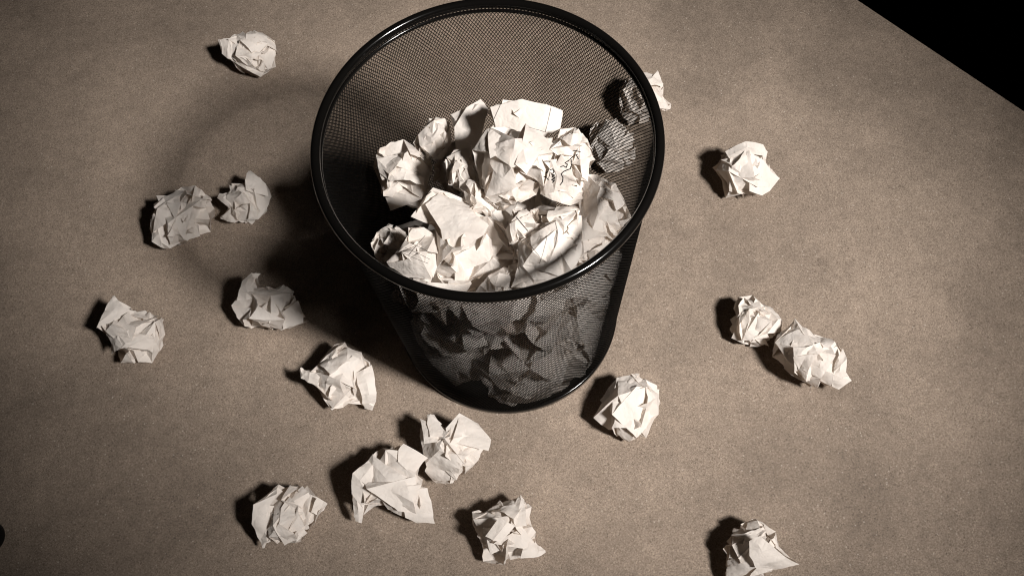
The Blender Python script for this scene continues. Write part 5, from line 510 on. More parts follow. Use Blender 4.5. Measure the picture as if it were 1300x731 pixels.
  [10,-3,0,15,10,-12,-4,4,-7,-9,41,7,-7,5,2,-23,9,2,-6,9,-11,-3,-8,-7,-4,9,-16,1,10,-6,7,19,28,-11,13,5,0,-36,-8,-15,-19,-21,-23,12,25,5,85,-77,26,-16,-34,-22,-5,-20,4,12,-2,5,32,21,16,10,-20,19,6,1,-14,10,-16,10,-10,52,39,-12,24,-19,26,-11,2,5,-2,-11,5,10,-22,-4,-25,9,8,-8,0,2,-2,-3,7,13,3,4,-5,14,37,-24,15,-19,-4,-19,-2,17,41,-2,2,-9,8,41,-5,14,35,0,9,0,19,-4,6,-3,-4,2,-1,-22,-24,30,73,-67,-13,-13,-17,-14,21,4,16,6,-9,-8,8,1,24,16,-19,18,-27,-6,15,9,-16,-6,-6,-12,4,7,-2,-11,8,-3,6,3,-7,3,-20,0,4,5,-16,18,-1,-2,7,-2,-4,-12,0,-2,12,-35,-27,-3,1,-4,-5,6,-13,-12,-15,-12,-17,22,-10,1,-5,1,5,8,-5,5,-8,-18,-4,-4,17,2,-10,-3,2,-8,-8,-37,-8,-41,-7,28,5,-12,12,5,-12,-1,-18,-2,2,0,2,2,4,-7,23,-9,10,7,20,-2,11,1,9,-16,-21,-12,2,19,18,-11,28,57,6,4,3,-1,9,8,-5,-3,-1,-7,-8,-2,5,-10,18,-23,12,8,15,-23,0,-8,0,23,0,-5,-12,2,-10,19,2,28,-2,15,5,27,3,-2,-4,0,3,-21,-5,33,54,-5,5,-16,-4,14,5,-9,-12,11,9,-18,-5,0,-3,4,6,8,10,10,-8],
  [-167,7,-114,100,-7,194,154,114,167,20,100,-141,-33,-194,-141,-114], 16.0, None),
 'p10': ((-0.0743, -0.0619, 0.2850), [0.9900,-0.0591,-0.1281,0.1109,0.8873,0.4477,0.0872,-0.4574,0.8850], 0.9869, 2027, [0,0,25,0,48,0,69,0,92,0,110,0,132,0,132,19,132,50,132,67,132,93,106,93,84,93,67,93,40,93,22,93,0,93,0,69,0,47,0,20,64,40,106,28,92,66,48,62,27,77,19,49,45,22,65,17,112,61,17,32,42,42,9,79],
  [-99,-176,29,-94,64,-38,7,240,62,-38,107,-25,-91,-102,-33,-123,62,0,41,128,-133,169,74,-12,160,-229,26,113,-191,-128,185,55,-145,-62,101,-164,-98,120,48,26,111,57,117,57,-179,-34,48,-203,-115,93,-14,-131,-121,10,-93,7,183,87,-168,94,93,-36,-197,34,13,218,-245,-103,-35,180,-205,-10,-6,-103,-149,54,75,76,189,172,-55,4,166,-164,-64,-201,-19,131,12,189,247,-6,-42,-169,-44,-102],
  [13,9,-12,11,12,28,24,-5,-2,14,24,9,-3,9,30,35,-25,64,3,23,-7,-9,17,-15,14,7,20,-20,14,16,-2,7,-6,11,12,35,4,7,2,21,0,20,-1,2,2,14,-30,49,-27,-41,28,23,29,10,-21,13,25,3,4,-7,-1,-7,1,-37,-24,-29,26,5,-15,-42,-15,16,12,-34,16,-1,5,1,-42,4,-7,14,-22,24,17,-11,44,-8,-1,-11,18,14,-14,-5,3,-2,11,-5,13,-22,-5,16,-4,-1,2,4,-1,-11,11,-27,-3,10,37,0,-24,22,10,-30,-8,3,-40,8,-9,5,24,-10,-27,15,-23,15,-18,-8,6,2,-6,-39,57,-17,0,3,-38,-13,5,-11,-6,14,14,-7,-15,-16,-21,-1,13,25,-2,7,-2,-3,21,-18,11,-5,-3,-22,16,-11,11,13,5,9,8,-28,-2,6,-21,-20,-27,1,-2,-3,0,8,-2,-2,-3,4,21,-1,14,-4,-8,-1,-5,-4,-7,13,-3,-14,-11,1,-33,-4,8,-3,-22,-11,6,-45,34,-17,-9,6,-16,-24,8,1,0,-15,-5],
  [-255,-54,-121,54,-67,242,94,242,228,161,255,27,161,-228,-67,-242,-228,-134], 20.7, None),
 'p11': ((0.0230, -0.0558, 0.3000), [0.9937,-0.1055,-0.0375,0.1107,0.8759,0.4696,-0.0167,-0.4708,0.8821], 1.0000, 3139, [0,0,20,0,31,0,47,0,65,0,84,0,103,0,103,21,103,40,103,56,103,73,89,73,69,73,51,73,32,73,14,73,0,73,0,51,0,33,0,19,51,35,31,45,71,35,76,55,37,22,13,58,52,20,91,15,48,57,91,45],
  [60,97,-135,-97,-16,-136,-154,-22,-39,-111,30,106,30,124,122,133,157,-29,92,6,39,29,-72,-134,-55,-147,-13,68,-95,-37,161,38,10,102,22,132,21,167,40,-33,37,-53,-57,165,43,26,53,-64,84,-4,-76,-117,-42,-29,-113,122,-37,-15,174,18,30,-100,-116,131,-11,48,-139,-91,-58,-106,56,72,-9,-174,38,29,-62,-13,25,-77,22,88,38,-139,92,111,-114,-12,-99,104],
  [3,19,-3,-1,12,-14,2,-13,-27,15,16,-10,-2,-14,-16,-13,25,5,-25,0,4,-7,-2,11,10,-10,15,-1,15,29,13,1,-2,-15,-37,8,-19,-36,24,-14,-3,9,-26,-22,36,2,9,13,-28,21,20,-21,50,78,6,-2,2,-7,28,60,12,4,6,9,-11,-15,-22,0,-54,-50,-9,-64,-42,-4,-10,4,28,-21,-20,-6,14,-22,6,-8,-26,15,16,-3,59,-60,51,15,-1,-18,-3,32,-28,-15,53,-17,-16,21,2,-13,-2,-8,0,37,3,6,-15,-23,49,-59,-3,11,-37,-37,18,-37,-35,0,-20,40,-7,-13,31,-12,-9,3,-2,-2,23,-25,-20,12,9,-3,-10,12,7,-2,16,-39,-9,-2,-5,-15,21,-38,22,-3,-20,-7,7,-23,14,-7,7,-5,-11,4,-30,-8,13,-100,10,7,16,-29,7,-10,17,-14,-11,2,-9,-2,-37,26,13,-7,-7,-3,4,6,-14,19,3,-22,7,-16,-28,39,-14,-37,37,-10,-5,27,-5],
  [-157,-20,-92,164,144,164,157,33,13,-164,-118,-151], 16.0, None),
 'p12': ((0.0378, -0.0814, 0.2960), [0.9933,-0.1139,-0.0203,0.1109,0.8873,0.4477,-0.0330,-0.4469,0.8940], 1.0000, 817, [0,0,24,0,45,0,67,0,93,0,122,0,145,0,167,0,167,25,167,46,167,71,167,89,167,118,145,118,115,118,94,118,67,118,46,118,22,118,0,118,0,95,0,70,0,45,0,22,91,65,58,73,116,79,103,31,30,67,132,27,37,39,142,92,70,46,129,54,32,20,121,101,141,71,116,21,49,90,87,92,20,97,62,17],
  [-53,14,-49,-38,240,-5,99,330,-90,186,148,-135,64,-26,-209,99,248,-124,305,271,-28,308,72,-122,308,-40,85,178,-145,80,-11,-272,37,-160,-328,60,83,-262,29,0,-235,-164,46,59,-176,80,188,-14,301,80,95,280,99,-103,89,169,-218,34,266,-35,-146,140,-85,-227,-64,-32,-190,112,10,-52,10,167,-115,-142,-87,188,-224,-27,-228,113,-13,-113,193,-58,10,-149,114,82,216,163,139,96,173,-237,-154,-80,119,-3,-160,-110,43,236,124,284,133,-132,23,-188,-179,-98,115,-5,146,39,209,-174,-112,-8,-23,140,-19,3,-149,305,209,-92],
  [-5,0,-2,40,21,-10,5,36,-7,27,-16,-14,60,-32,-5,17,-11,9,-30,1,75,-21,12,53,-7,-12,7,-29,-9,-13,7,3,-6,-3,4,31,-5,15,9,-16,-26,58,2,8,57,11,0,14,0,-6,18,34,-15,42,16,16,16,10,-25,-59,12,-4,1,-29,-45,-23,-4,29,-20,1,-3,-8,-27,-8,-6,11,-34,22,6,-6,-7,-4,2,0,25,-24,55,-6,-7,-4,-35,-21,-36,-12,7,4,-22,15,2,-9,29,-23,-5,-7,18,8,18,-4,-33,10,-26,41,-25,-6,5,8,-11,-20,6,-6,16,-13,16,4,-17,15,-16,-6,63,5,15,4,5,18,22,-14,-15,-13,19,3,-2,3,31,5,-18,34,-2,-4,-6,-4,3,-2,1,2,-3,-11,17,-19,-28,37,-16,-94,23,-33,4,-15,4,24,21,13,53,-7,14,-9,-12,-21,-14,-15,-8,9,15,13,9,-4,-5,8,3,-5,-14,2,3,3,15,-19,-19,-8,6,-8,-30,2,-10,13,22,-1,19,17,18,47,14,74,-20,-18,10,31,-18,9,35,13,-7,7,22,-18,12,11,-16,-20,-21,18,-24,-16,-6,20,-9,36,40,-8,-43,-26,12,7,3,-18,-2,10,16,-9,24,3,26,-1,7,-2,-4,25,49,22,58,90,31,35,-5,1,-5,-30,-28,-26,-54,-34,20,-7,20,52,-44,11,5,9,0,18,-49,40,8,-26,37,23,19,-20,-15,39,-5,31,-29,6,9,-4,10,-2,-6],
  [-241,91,-33,234,98,338,306,260,345,52,280,-156,-33,-312,-345,-338,-215,-104], 24.8, None),
 'p13': ((0.0558, -0.0624, 0.3060), [0.9925,-0.1225,-0.0057,0.1107,0.8755,0.4703,-0.0526,-0.4674,0.8825], 1.0000, 3040, [0,0,22,0,38,0,64,0,85,0,105,0,126,0,126,18,126,37,126,55,126,70,126,89,101,89,85,89,65,89,40,89,26,89,0,89,0,74,0,51,0,34,0,19,91,41,42,53,21,50,67,63,48,21,89,71,79,26,36,38,15,71,61,39,73,47,20,24,113,25],
  [-95,-29,4,33,-4,-165,-94,86,-129,-134,87,115,-88,142,-70,-114,53,-135,-139,-43,33,-16,-162,-5,136,-121,65,-8,-68,150,66,-7,118,155,113,63,96,32,-143,14,48,-156,-37,179,-48,164,138,29,27,179,12,-184,91,56,-94,14,-6,128,45,8,54,-49,118,6,93,108,18,156,-86,24,-182,39,64,-91,-137,-171,-11,41,-27,-105,-11,-50,-103,-112,146,158,55,176,-115,18,-68,68,-145,27,16,166,-53,96,78,178,94,-1,80,-116,-104],
  [-21,-27,-13,-19,7,1,-8,-23,-13,43,-22,10,50,-13,-10,72,-37,-3,23,-15,1,-3,8,14,4,-17,2,-7,4,26,70,15,26,19,-9,-7,-25,4,1,4,1,33,8,9,9,4,7,62,-26,-9,36,-2,6,0,-12,-20,9,-3,-10,16,-28,-11,18,9,-20,-13,0,6,-8,48,-10,20,98,-60,-26,122,31,-76,-26,34,1,5,-30,-22,-39,-16,56,-18,4,-24,-51,17,-3,2,36,7,-16,5,11,-24,-44,65,-45,-64,21,15,4,5,-10,25,29,25,4,-5,0,-5,-2,-3,-15,24,-5,-1,-13,-19,-8,3,-1,-59,-7,-15,7,2,-2,1,-14,-27,-12,-17,-1,-3,-2,19,-1,8,-9,2,4,6,-20,13,9,-5,1,11,-19,-13,26,0,19,1,-21,2,-14,-3,-5,15,5,-12,5,12,28,13,-23,-2,17,-2,11,-17,-12,-2,3,17,24,-10,-1,19,-4,2,0,-12,-10,-1,1,1,-3,0,12,-9,-15,-4,-10,16,15,15,-14,-12,0,2,-1,4,10,-2,-6,16,13,-10,-13,-27,-20,1,-3,2,-1,-2,-6,12,-30,-14,-5,-31,-25,20,2,17,-1,-15,-8,7,-1,-38],
  [-188,104,-58,182,149,156,188,52,188,-104,19,-182,-84,-104,-175,0], 16.0, None),
 'p14': ((-0.0263, 0.0156, 0.2890), [0.9933,-0.0759,-0.0872,0.1103,0.8494,0.5162,0.0349,-0.5223,0.8520], 0.9572, 1122, [0,0,26,0,44,0,69,0,91,0,120,0,141,0,141,22,141,48,141,72,141,100,119,100,100,100,69,100,52,100,19,100,0,100,0,72,0,46,0,21,61,47,89,52,104,27,32,36,36,60,57,77,98,74,81,28,46,21,116,55,14,64,116,73,119,26],
  [129,38,96,59,-203,78,181,-128,67,18,-101,152,-123,-155,7,114,-212,-1,150,-70,-100,-50,-17,-159,-173,95,26,-68,44,-153,45,159,-19,155,55,-26,86,68,133,-136,89,30,15,139,5,194,-122,7,53,-144,13,-16,96,115,-95,-135,86,-52,89,150,97,231,-6,50,14,169,28,66,-106,-24,26,-170,-150,91,-11,-29,-4,-179,135,-184,76,-131,129,47,149,-25,-101,-120,-145,55,-83,82,122,9,-163,-57,117,7,-7],
  [-6,-20,-53,21,-5,-14,-2,-17,-2,-75,-38,47,-5,-36,70,-72,-58,73,14,-6,64,27,1,-38,36,9,23,17,24,2,-6,6,6,30,-21,24,19,-25,-67,-2,10,-43,4,19,-20,-36,27,8,-2,-14,-32,-61,-21,27,-1,-30,3,-39,30,-15,17,25,-49,-24,-48,16,14,-18,0,-22,28,-29,-8,22,-32,17,5,-9,-21,26,31,-4,9,-15,23,68,0,11,145,-43,88,55,18,0,54,-30,79,-22,-63,-36,9,-10,13,31,11,-6,4,25,12,107,-14,16,0,1,-4,32,5,-21,26,-6,8,-3,-2,22,7,23,-7,-2,3,0,-3,10,48,-31,-33,14,-2,-29,-1,-31,-14,31,-16,-7,3,-9,-6,-60,-20,-54,31,32,-16,-45,18,16,-11,4,6,-14,-13,2,-65,-13,7,-28,-32,-5,2,-26,5,-11,2,3,24,-38,49,-10,-1,-7,50,65,-17,38,8,7,-21,-16,2,-46,-9,-55,11,-26,7,-13,-22,-10,27,-18,6,13,-10,15,17,-5,20,3,7,3,4,10,-10,17,-30,-62,5,-1,16,-3,44,4,13,-2,-7,21,11,-7],
  [-200,50,-71,193,100,221,171,-21,200,-193,-14,-221,-129,-136], 16.2, None),
 'p15': ((-0.0138, -0.0158, 0.2900), [0.9936,-0.0847,-0.0745,0.1105,0.8626,0.4937,0.0224,-0.4988,0.8664], 0.9706, 2032, [0,0,20,0,36,0,48,0,68,0,83,0,83,15,83,27,83,43,83,59,64,59,53,59,34,59,15,59,0,59,0,41,0,31,0,17,28,25,54,27,61,40,36,38,19,42,60,9],
  [-10,-41,-161,-167,-19,-53,-182,104,-17,-140,165,-23,-94,78,142,-31,-52,154,-56,-84,11,-131,-88,-51,-56,-148,-77,-130,-77,37,2,-79,150,-68,-132,81,-137,15,-12,12,42,-126,21,-101,-139,176,-104,-47,138,-172,14,38,-170,-66,-36,-10,165,87,57,-39,108,-64,10,-19,131,118,86,35,30,-27,146,69],
  [-9,-24,3,-7,-5,-15,-5,11,8,-8,-10,9,0,-32,13,-8,-43,-13,13,7,-16,19,-1,1,-12,19,-13,-7,-20,-16,7,-14,0,10,-6,18,47,1,-11,-26,14,-4,-18,-11,-7,-4,-15,12,-17,-4,27,23,-20,-20,-6,22,42,-5,56,20,34,44,63,23,3,-5,-3,-10,61,20,-22,10,17,-1,-10,10,-12,10,-25,-12,-14,0,-37,21,-7,-12,4,-7,-6,10,10,2,19,5,-14,17,-1,18,-20,-3,0,1,-6,-35,-5,18,-16,5,5,7,-11,17,0,14,10,-19,-9,10,2,5,-9,5,8,7,-1,22,11,-1,2,-2,-2,2,3,12,28,-7,-6,7,-7,15,6,18,-5,-15,5,25,9,-23,-1,18,-14,-12,-14],
  [-180,153,-14,180,180,-97,125,-180,-42,-180,-167,-42], 16.0, None),
 'p16': ((0.0008, -0.0916, 0.2720), [0.9938,-0.0972,-0.0540,0.1109,0.8985,0.4247,0.0072,-0.4281,0.9037], 0.9690, 2740, [0,0,33,0,53,0,90,0,112,0,142,0,142,27,142,49,142,73,142,100,112,100,78,100,50,100,32,100,0,100,0,73,0,45,0,24,49,55,91,67,104,36],
  [13,-5,91,89,-119,-120,106,-173,-71,-110,-144,-77,-69,-188,4,121,-16,-143,208,102,50,237,-14,-62,231,-13,-33,206,184,34,30,133,-64,32,45,-162,169,6,-91,259,100,-14,-45,40,37,-68,-105,-146,-33,-88,-151,-127,46,-88,-42,122,125,-254,-101,-52,9,-64,-154],
  [31,-2,-19,28,-56,-6,40,16,15,24,-36,76,-75,-18,81,-24,-37,157,10,34,-12,-6,40,-48,-45,-26,-32,1,-112,-9,-30,-124,81,-31,2,8,19,-111,8,15,-98,102,-24,-186,42,-80,-15,24,158,20,14,118,-116,81,43,-28,2,91,-129,44,36,-117,81,-120,32,61,111,24,116,14,12,-51,202,-41,-103,-30,93,60,-58,-30,33,-64,58,-3,-53,19,53,-9,-99,121,-17,2,-28,-19,-17,67,57,36,132,-156,71,72,-158,206,80,-64,-123,164,-93,-12,15,-73,81,111,-41,87,41,0,67,-31,-9,36,150,45,-76,2],
  [-273,-82,-137,55,27,137,219,191,273,27,109,-164,-164,-191], 16.2, None),
 'p17': ((0.0622, -0.0912, 0.2800), [0.9921,-0.1255,0.0048,0.1109,0.8936,0.4349,-0.0588,-0.4310,0.9004], 1.0000, 3044, [0,0,40,0,60,0,101,0,129,0,165,0,194,0,194,33,194,65,194,111,194,137,154,137,123,137,101,137,62,137,32,137,0,137,0,97,0,76,0,30,146,76,83,56,31,53,78,99,42,94,157,44,115,101,54,34,155,111,121,74,82,33,106,47,133,49,182,92],
  [-25,-147,44,158,29,74,22,-26,166,103,48,90,160,12,143,131,-22,135,92,-79,16,132,5,60,-93,-88,160,74,17,-126,-26,54,-45,44,-29,96,56,82,119,238,32,38,-51,43,-22,205,151,20,249,212,-71,-42,47,44,21,62,39,-285,-101,-24,178,81,92,-78,-211,35,10,-167,-60,-117,-72,156,7,-69,168,151,-34,4,-34,-50,-170,114,48,1,70,-16,159,202,2,-112,105,-100,1,33,-166,-68,27,-138,6,-33,-157,-75],
  [-102,-77,-21,-82,6,-127,-180,41,-99,85,-121,-33,-70,-52,-83,56,-145,-143,-28,0,-157,-57,37,-67,-46,-43,-50,14,-146,-80,5,115,30,41,37,-153,-32,-1,115,43,-165,-1,66,-46,-110,25,21,-88,-98,-43,-150,-19,-138,-115,118,69,31,-7,14,-46,30,-126,-2,120,-83,-112,147,79,-24,16,216,-70,65,185,-155,-57,102,-156,-172,-46,2,-46,-32,-200,-178,49,-169,-86,-143,-10,-70,62,-14,-59,-27,-139,-61,68,-144,-18,-34,-163,-26,-36,19,-24,79,-26,-22,41,-45,-23,53,-17,12,-29,31,-43,-145,10,-23,-172,-6,94,8,-55,-39,78,-5,80,-56,-138,-56,-79,-51,2,-182,-15,53,-114,-8,-93,-125,-78,-90,-49,47,-119,-12,-89,-118,-152,-70,65,-78,50,-145,-20,-67,60,41,-41,-28,-26,-4,17,-41,32,45,11,-62,-60,86,9,23,-33,-191,-103,110,-41,-149,-41,-65,-92,30,-72,-8,-14,10,-117,-16,56,-63,175,-22,-140,81,-49,-71,5,-94,-46,17,-86,-39,47,-55,-2,66,-23,-2,-47,-54,33,-8,-10,-158,105,-44,-46,36,-104,-40,-61,-137,23,-14,-30,-82,32,16,34,-43,42,46,83,-44],
  [-394,-158,-131,-26,184,184,394,289,342,79,79,-131,-263,-289], 16.0, None),
 'f1': ((0.0000, 0.0000, 0.0000), [1.0000,0.0000,0.0000,0.0000,1.0000,0.0000,0.0000,0.0000,1.0000], 1.0000, 900, [0,0,34,0,67,0,107,0,135,0,173,0,214,0,243,0,282,0,282,26,282,62,282,95,282,135,282,170,282,200,249,200,213,200,183,200,144,200,98,200,79,200,30,200,0,200,0,160,0,129,0,105,0,62,0,37,119,73,197,96,116,147,74,115,233,77,178,149,232,142,159,52,62,70,56,157,30,75,158,90,93,34,215,48,36,38,251,53,183,35,139,126,252,109,32,104,10,182,91,77,113,175,229,180],
  [-490,-153,66,-310,-392,-105,-165,-179,-314,57,143,-235,141,187,30,451,-6,138,308,308,190,403,32,225,401,137,-143,309,372,-76,31,517,-86,-23,253,-251,357,271,-136,428,69,142,284,-61,355,270,-336,195,-16,-474,71,-188,-244,129,-40,117,119,-67,503,-138,-46,400,-308,350,290,-93,161,422,-244,-108,438,40,150,444,153,129,280,321,-10,-90,450,-200,-128,303,-84,-384,-186,-440,-20,142,-382,166,149,43,-114,305,-262,334,216,-277,-144,-375,82,-135,-70,43,-336,239,397,-274,22,9,-66,-162,255,-122,267,-312,-371,157,254,-133,-372,-71,153,437,7,-339,96,34,421,223,148,-82,341,-509,-53,-9,58,224,71,385,126,212,121,422,-44,124,-262,-36,-294,403,31,146,-330,-53],
  [33,17,15,11,-11,-1,14,18,3,-17,16,-46,40,7,21,21,-22,-1,-14,9,14,-17,-32,-49,-25,-16,-3,38,-2,-9,-22,2,-9,-57,-2,-13,-18,-7,8,6,-6,16,10,39,-15,109,22,-121,-60,-34,-10,-66,18,37,36,107,36,-5,-4,-62,21,-8,22,34,30,-6,-9,-40,18,-4,-28,-77,35,33,7,-16,49,-27,36,75,81,8,-13,-25,-24,8,13,-49,-26,36,-23,-25,66,-1,19,7,34,-14,41,-22,-3,22,-8,42,6,-84,-18,-8,-15,30,1,30,0,11,-52,39,-17,4,6,20,-31,5,31,18,11,34,-3,-30,-43,3,1,-12,18,32,-22,11,4,-21,-5,-28,12,-56,-5,-1,-10,33,-9,41,37,37,-5,9,4,-1,2,22,19,-14,34,-1,-7,9,-9,-33,3,-1,-35,-59,-28,-3,-17,12,-15,-14,5,-5,10,26,-8,31,-19,-20,10,-19,-25,2,3,-29,-32,10,6,-13,10,-92,0,29,5,-1,-9,25,23,-3,16,0,-1,8,-17,19,5,0,-21,16,50,41,-29,3,-11,-15,19,67,45,50,-70,-32,-76,-55,-31,-31,-17,-8,16,-8,9,13,-14,-31,-12,60,-22,52,52,-6,41,-7,-6,-8,-18,65,-12,39,-31,-23,-45,21,33,1,17,41,-18,25,-12,-1,8,-13,-8,-8,-15,14,26,50,-17,12,-10,26,2,31,15,22,3,-11,14,16,40,-40,15,-4,-8,-11,20,11,-3,18,23,5,3,-31,-6,-35,11,44,5,57,12,-1,12,16,-1,5,12,17,33,4,21,1,-2,12,-2,41,-8,44,-25,26,53,-67,20,-76,-74,-18,-19,1,-30,8,-10,3,16,-12,18,8,-11,16,-7,1,1,-5,3,-14,-2,-1,11,-18,-13,29,4,-27,82,-9,3,11,-9,-16,93,30,9,35,77,-140,9,-53,-46,2,-23,-9,-27,-5,73],
  [462,-1,386,206,258,471,-59,526,-305,380,-453,62,-509,-134,-296,-404,-30,-466,175,-448,394,-279], 44.5, None),
 'f2': ((0.0000, 0.0000, 0.0000), [1.0000,0.0000,0.0000,0.0000,1.0000,0.0000,0.0000,0.0000,1.0000], 1.0000, 901, [0,0,40,0,64,0,98,0,148,0,183,0,220,0,252,0,282,0,282,31,282,60,282,103,282,125,282,170,282,200,243,200,215,200,182,200,144,200,104,200,72,200,35,200,0,200,0,166,0,128,0,99,0,66,0,27,182,95,120,65,68,104,117,148,190,147,204,58,75,139,228,160,52,37,163,58,68,69,43,158,248,75,159,158,243,128,248,39,153,90,93,45,36,119,117,176,211,106,131,122,37,83,160,130],
  [-374,176,-113,-109,454,-78,62,298,-129,51,-39,-147,-313,-363,-75,-300,-235,250,-44,-420,133,263,-424,103,158,-169,197,161,-71,-88,432,-149,-50,395,269,-81,464,90,23,373,-339,-72,124,-435,-157,-58,-401,176,-235,-266,261,-97,18,318,-230,-148,351,65,-364,220,125,-120,411,268,196,311,158,420,70,259,277,-166,-24,24,-176,-6,236,-374,38,-24,-184,-261,13,57,-2,202,-282,-101,171,246,451,-58,-13,-92,-277,-123,-359,249,24,-201,-83,-329,323,-379,-107,-114,-61,-76,77,367,248,-345,224,-108,397,221,182,448,-65,27,263,-28,-356,-444,-60,-3,98,34,144,185,-363,-274,-32,288,-141,179,-23,286,297,-33,-332,-172,-395,106,24,311,-125,-104,-50,-309,324,266,-145,-361,65,-248],
  [-40,5,10,-36,-19,27,-40,-63,20,-21,-69,12,-8,-28,46,-57,-2,37,-24,27,-11,-64,-46,24,20,-1,55,-11,33,53,19,55,-20,-13,1,33,31,10,5,68,-79,-72,-4,-57,3,-59,-25,-18,-17,-14,-31,27,16,24,0,-6,-6,-10,-11,-14,28,58,39,20,26,20,-29,-8,-21,3,-35,-2,-4,10,38,-13,9,-15,26,-20,6,4,11,5,12,1,25,20,3,17,-49,-35,-11,2,-30,-22,-8,-18,-25,35,3,55,61,16,-75,-53,55,-55,-35,94,-77,-8,-13,16,2,13,9,4,-10,13,-45,-34,-18,23,-20,-23,46,4,-40,17,28,16,-5,11,51,28,-48,25,22,15,0,-46,7,-20,40,-50,-10,7,-18,-13,3,10,-59,-131,76,6,-45,-41,19,0,-42,-55,-9,7,-3,22,22,-14,-18,118,-69,18,11,12,24,63,-37,-27,-20,-8,18,22,9,-13,-16,23,-23,11,64,26,-31,-8,-9,0,-54,-12,-12,5,34,-25,-3,-1,38,21,-7,-40,8,43,8,-6,26,7,-16,26,19,15,22,22,7,7,-9,13,-52,70,-80,-34,-37,-3,48,24,20,3,4,22,-21,14,15,23,15,-6,8,28,-36,7,3,0,37,33,8,27,-3,1,4,29,-14,2,0,-5,0,1,-2,-12,11,-50,1,-27,-10,39,24,-29,14,3,-20,19,-58,10,10,8,-4,-8,-30,-6,-7,-3,30,-21,-11,-18,57,11,-21,-6,-10,-7,-6,4,0,-20,25,18,-28,3,-8,-38,-55,-28,-56,60,-98,-42,40,36,-38,-47,-19,-98,63,-21,14,10,7,-10,15,52,-9,-12,25,-61,37,-36,-2,-3,6,3,30,20,-28,11,42,7,-3,-5,-18,-21,-2,7,-2,29,-10,5,22,-4,1,-3,7,22,5,-16,32,-13,-27,-9,-24,-42,37,-53,-7,-3,0,-24,18,13,41,41,24],
  [446,24,451,210,206,400,-87,461,-257,339,-454,69,-447,-83,-322,-347,-49,-424,210,-465,398,-315], 42.3, None),
 'f3': ((0.0000, 0.0000, 0.0000), [1.0000,0.0000,0.0000,0.0000,1.0000,0.0000,0.0000,0.0000,1.0000], 1.0000, 902, [0,0,27,0,65,0,112,0,145,0,182,0,220,0,253,0,282,0,282,31,282,62,282,107,282,133,282,158,282,200,251,200,207,200,173,200,145,200,100,200,69,200,42,200,0,200,0,171,0,132,0,94,0,69,0,41,120,120,213,81,137,49,86,73,177,124,44,113,179,40,231,138,239,28,162,154,128,154,76,125,29,164,54,50,83,162,252,58,200,163,55,83,175,77,142,77,105,29,204,116,76,33,253,129],
  [-200,-287,-36,-119,-74,-181,-451,100,-147,-23,256,-35,-156,219,-326,-267,310,-236,-93,517,26,225,422,36,327,251,-173,91,59,-116,-160,-86,-37,16,-312,281,105,-90,354,147,118,423,144,424,143,405,301,17,3,168,134,-299,11,193,-213,-237,294,-11,-538,37,-3,-405,301,-108,-185,409,-141,72,86,-117,30,366,-82,379,247,-269,54,157,-109,-94,278,-331,-42,260,138,-104,-421,-260,-213,312,-109,64,142,141,418,-196,-64,-506,-97,120,115,-93,-521,136,13,246,-302,95,27,289,243,-310,-285,-180,-43,-52,-128,453,16,-102,166,80,431,-129,431,81,310,-295,73,-238,176,93,8,-83,-132,195,351,106,-412,-215,-39,-221,28,-122,-202,426,126,-57,-467,167,-256,383,-150,346,-170,229],
  [-3,17,39,29,10,2,11,-56,8,18,40,1,26,0,-7,45,41,-38,19,23,-9,-4,3,-24,-16,-13,-37,-30,-34,-12,-21,35,-28,-24,35,47,-15,-12,-18,-37,-26,4,-25,7,9,-80,-125,-66,-25,-84,25,-19,7,3,-5,19,-58,11,59,3,20,-7,4,29,-20,-7,9,7,-7,-14,25,-30,9,-32,-36,30,-49,41,35,14,23,-31,-30,17,-11,3,0,-2,3,-15,-6,-3,-7,25,36,-19,18,-33,9,61,24,-20,19,-35,-15,13,-67,28,-20,-16,38,-28,-23,-8,-7,-1,23,2,-2,0,-1,-2,-8,5,-21,-18,15,3,-39,-4,-6,-14,39,30,1,-2,32,-26,38,3,9,-3,-26,70,5,9,1,-11,-8,-65,1,-6,7,36,60,28,25,-12,1,22,-15,-54,45,-3,-29,37,36,23,7,-36,-19,-8,-21,6,49,21,72,10,76,26,17,-21,11,3,-16,20,18,-5,2,-28,30,-17,-3,9,-17,-11,-33,9,18,-16,4,75,12,53,-31,64,-7,-3,13,7,-36,2,-19,12,3,-12,36,12,19,-2,19,-8,50,42,-2,-12,39,27,27,46,29,-31,4,-27,14,11,-4,-26,3,33,-6,1,0,-14,3,10,-17,12,-27,8,10,12,25,5,-3,-6,-11,-34,7,-5,-11,0,22,-39,-4,6,3,43,16,-39,-29,18,16,-43,-20,-19,-13,-10,11,27,-16,13,-3,-24,6,32,41,-31,-48,17,12,-24,-16,-1,-26,-30,-42,-19,-12,1,29,33,31,-2,-28,-64,3,1,-8,13,-49,-4,-23,9,29,10,25,-11,27,40,36,-10,18,9,-41,-25,4,0,2,17,-39,15,-12,-21,21,13,9,28,-2,-16,3,-35,-4,-6,-36,-12,-13,2,1,-43,16,37,-26,14,-15,-14,3,15,-29,45,-6,24,50,11,-15,34,42,-69,-35,62,-3,-8,19,-7,27],
  [509,50,465,213,232,409,-91,504,-263,390,-515,131,-496,-76,-253,-389,1,-523,196,-422,372,-218], 44.4, None),
 'f4': ((0.0000, 0.0000, 0.0000), [1.0000,0.0000,0.0000,0.0000,1.0000,0.0000,0.0000,0.0000,1.0000], 1.0000, 903, [0,0,38,0,76,0,98,0,139,0,183,0,208,0,239,0,282,0,282,28,282,70,282,94,282,136,282,171,282,200,249,200,212,200,168,200,138,200,111,200,62,200,43,200,0,200,0,169,0,140,0,98,0,61,0,33,189,129,130,142,67,114,158,56,115,39,203,76,226,159,110,82,174,82,59,157,87,176,222,119,239,35,37,89,36,35,145,89,240,76,65,36,202,40,80,78,31,171,192,182,257,112,169,19],
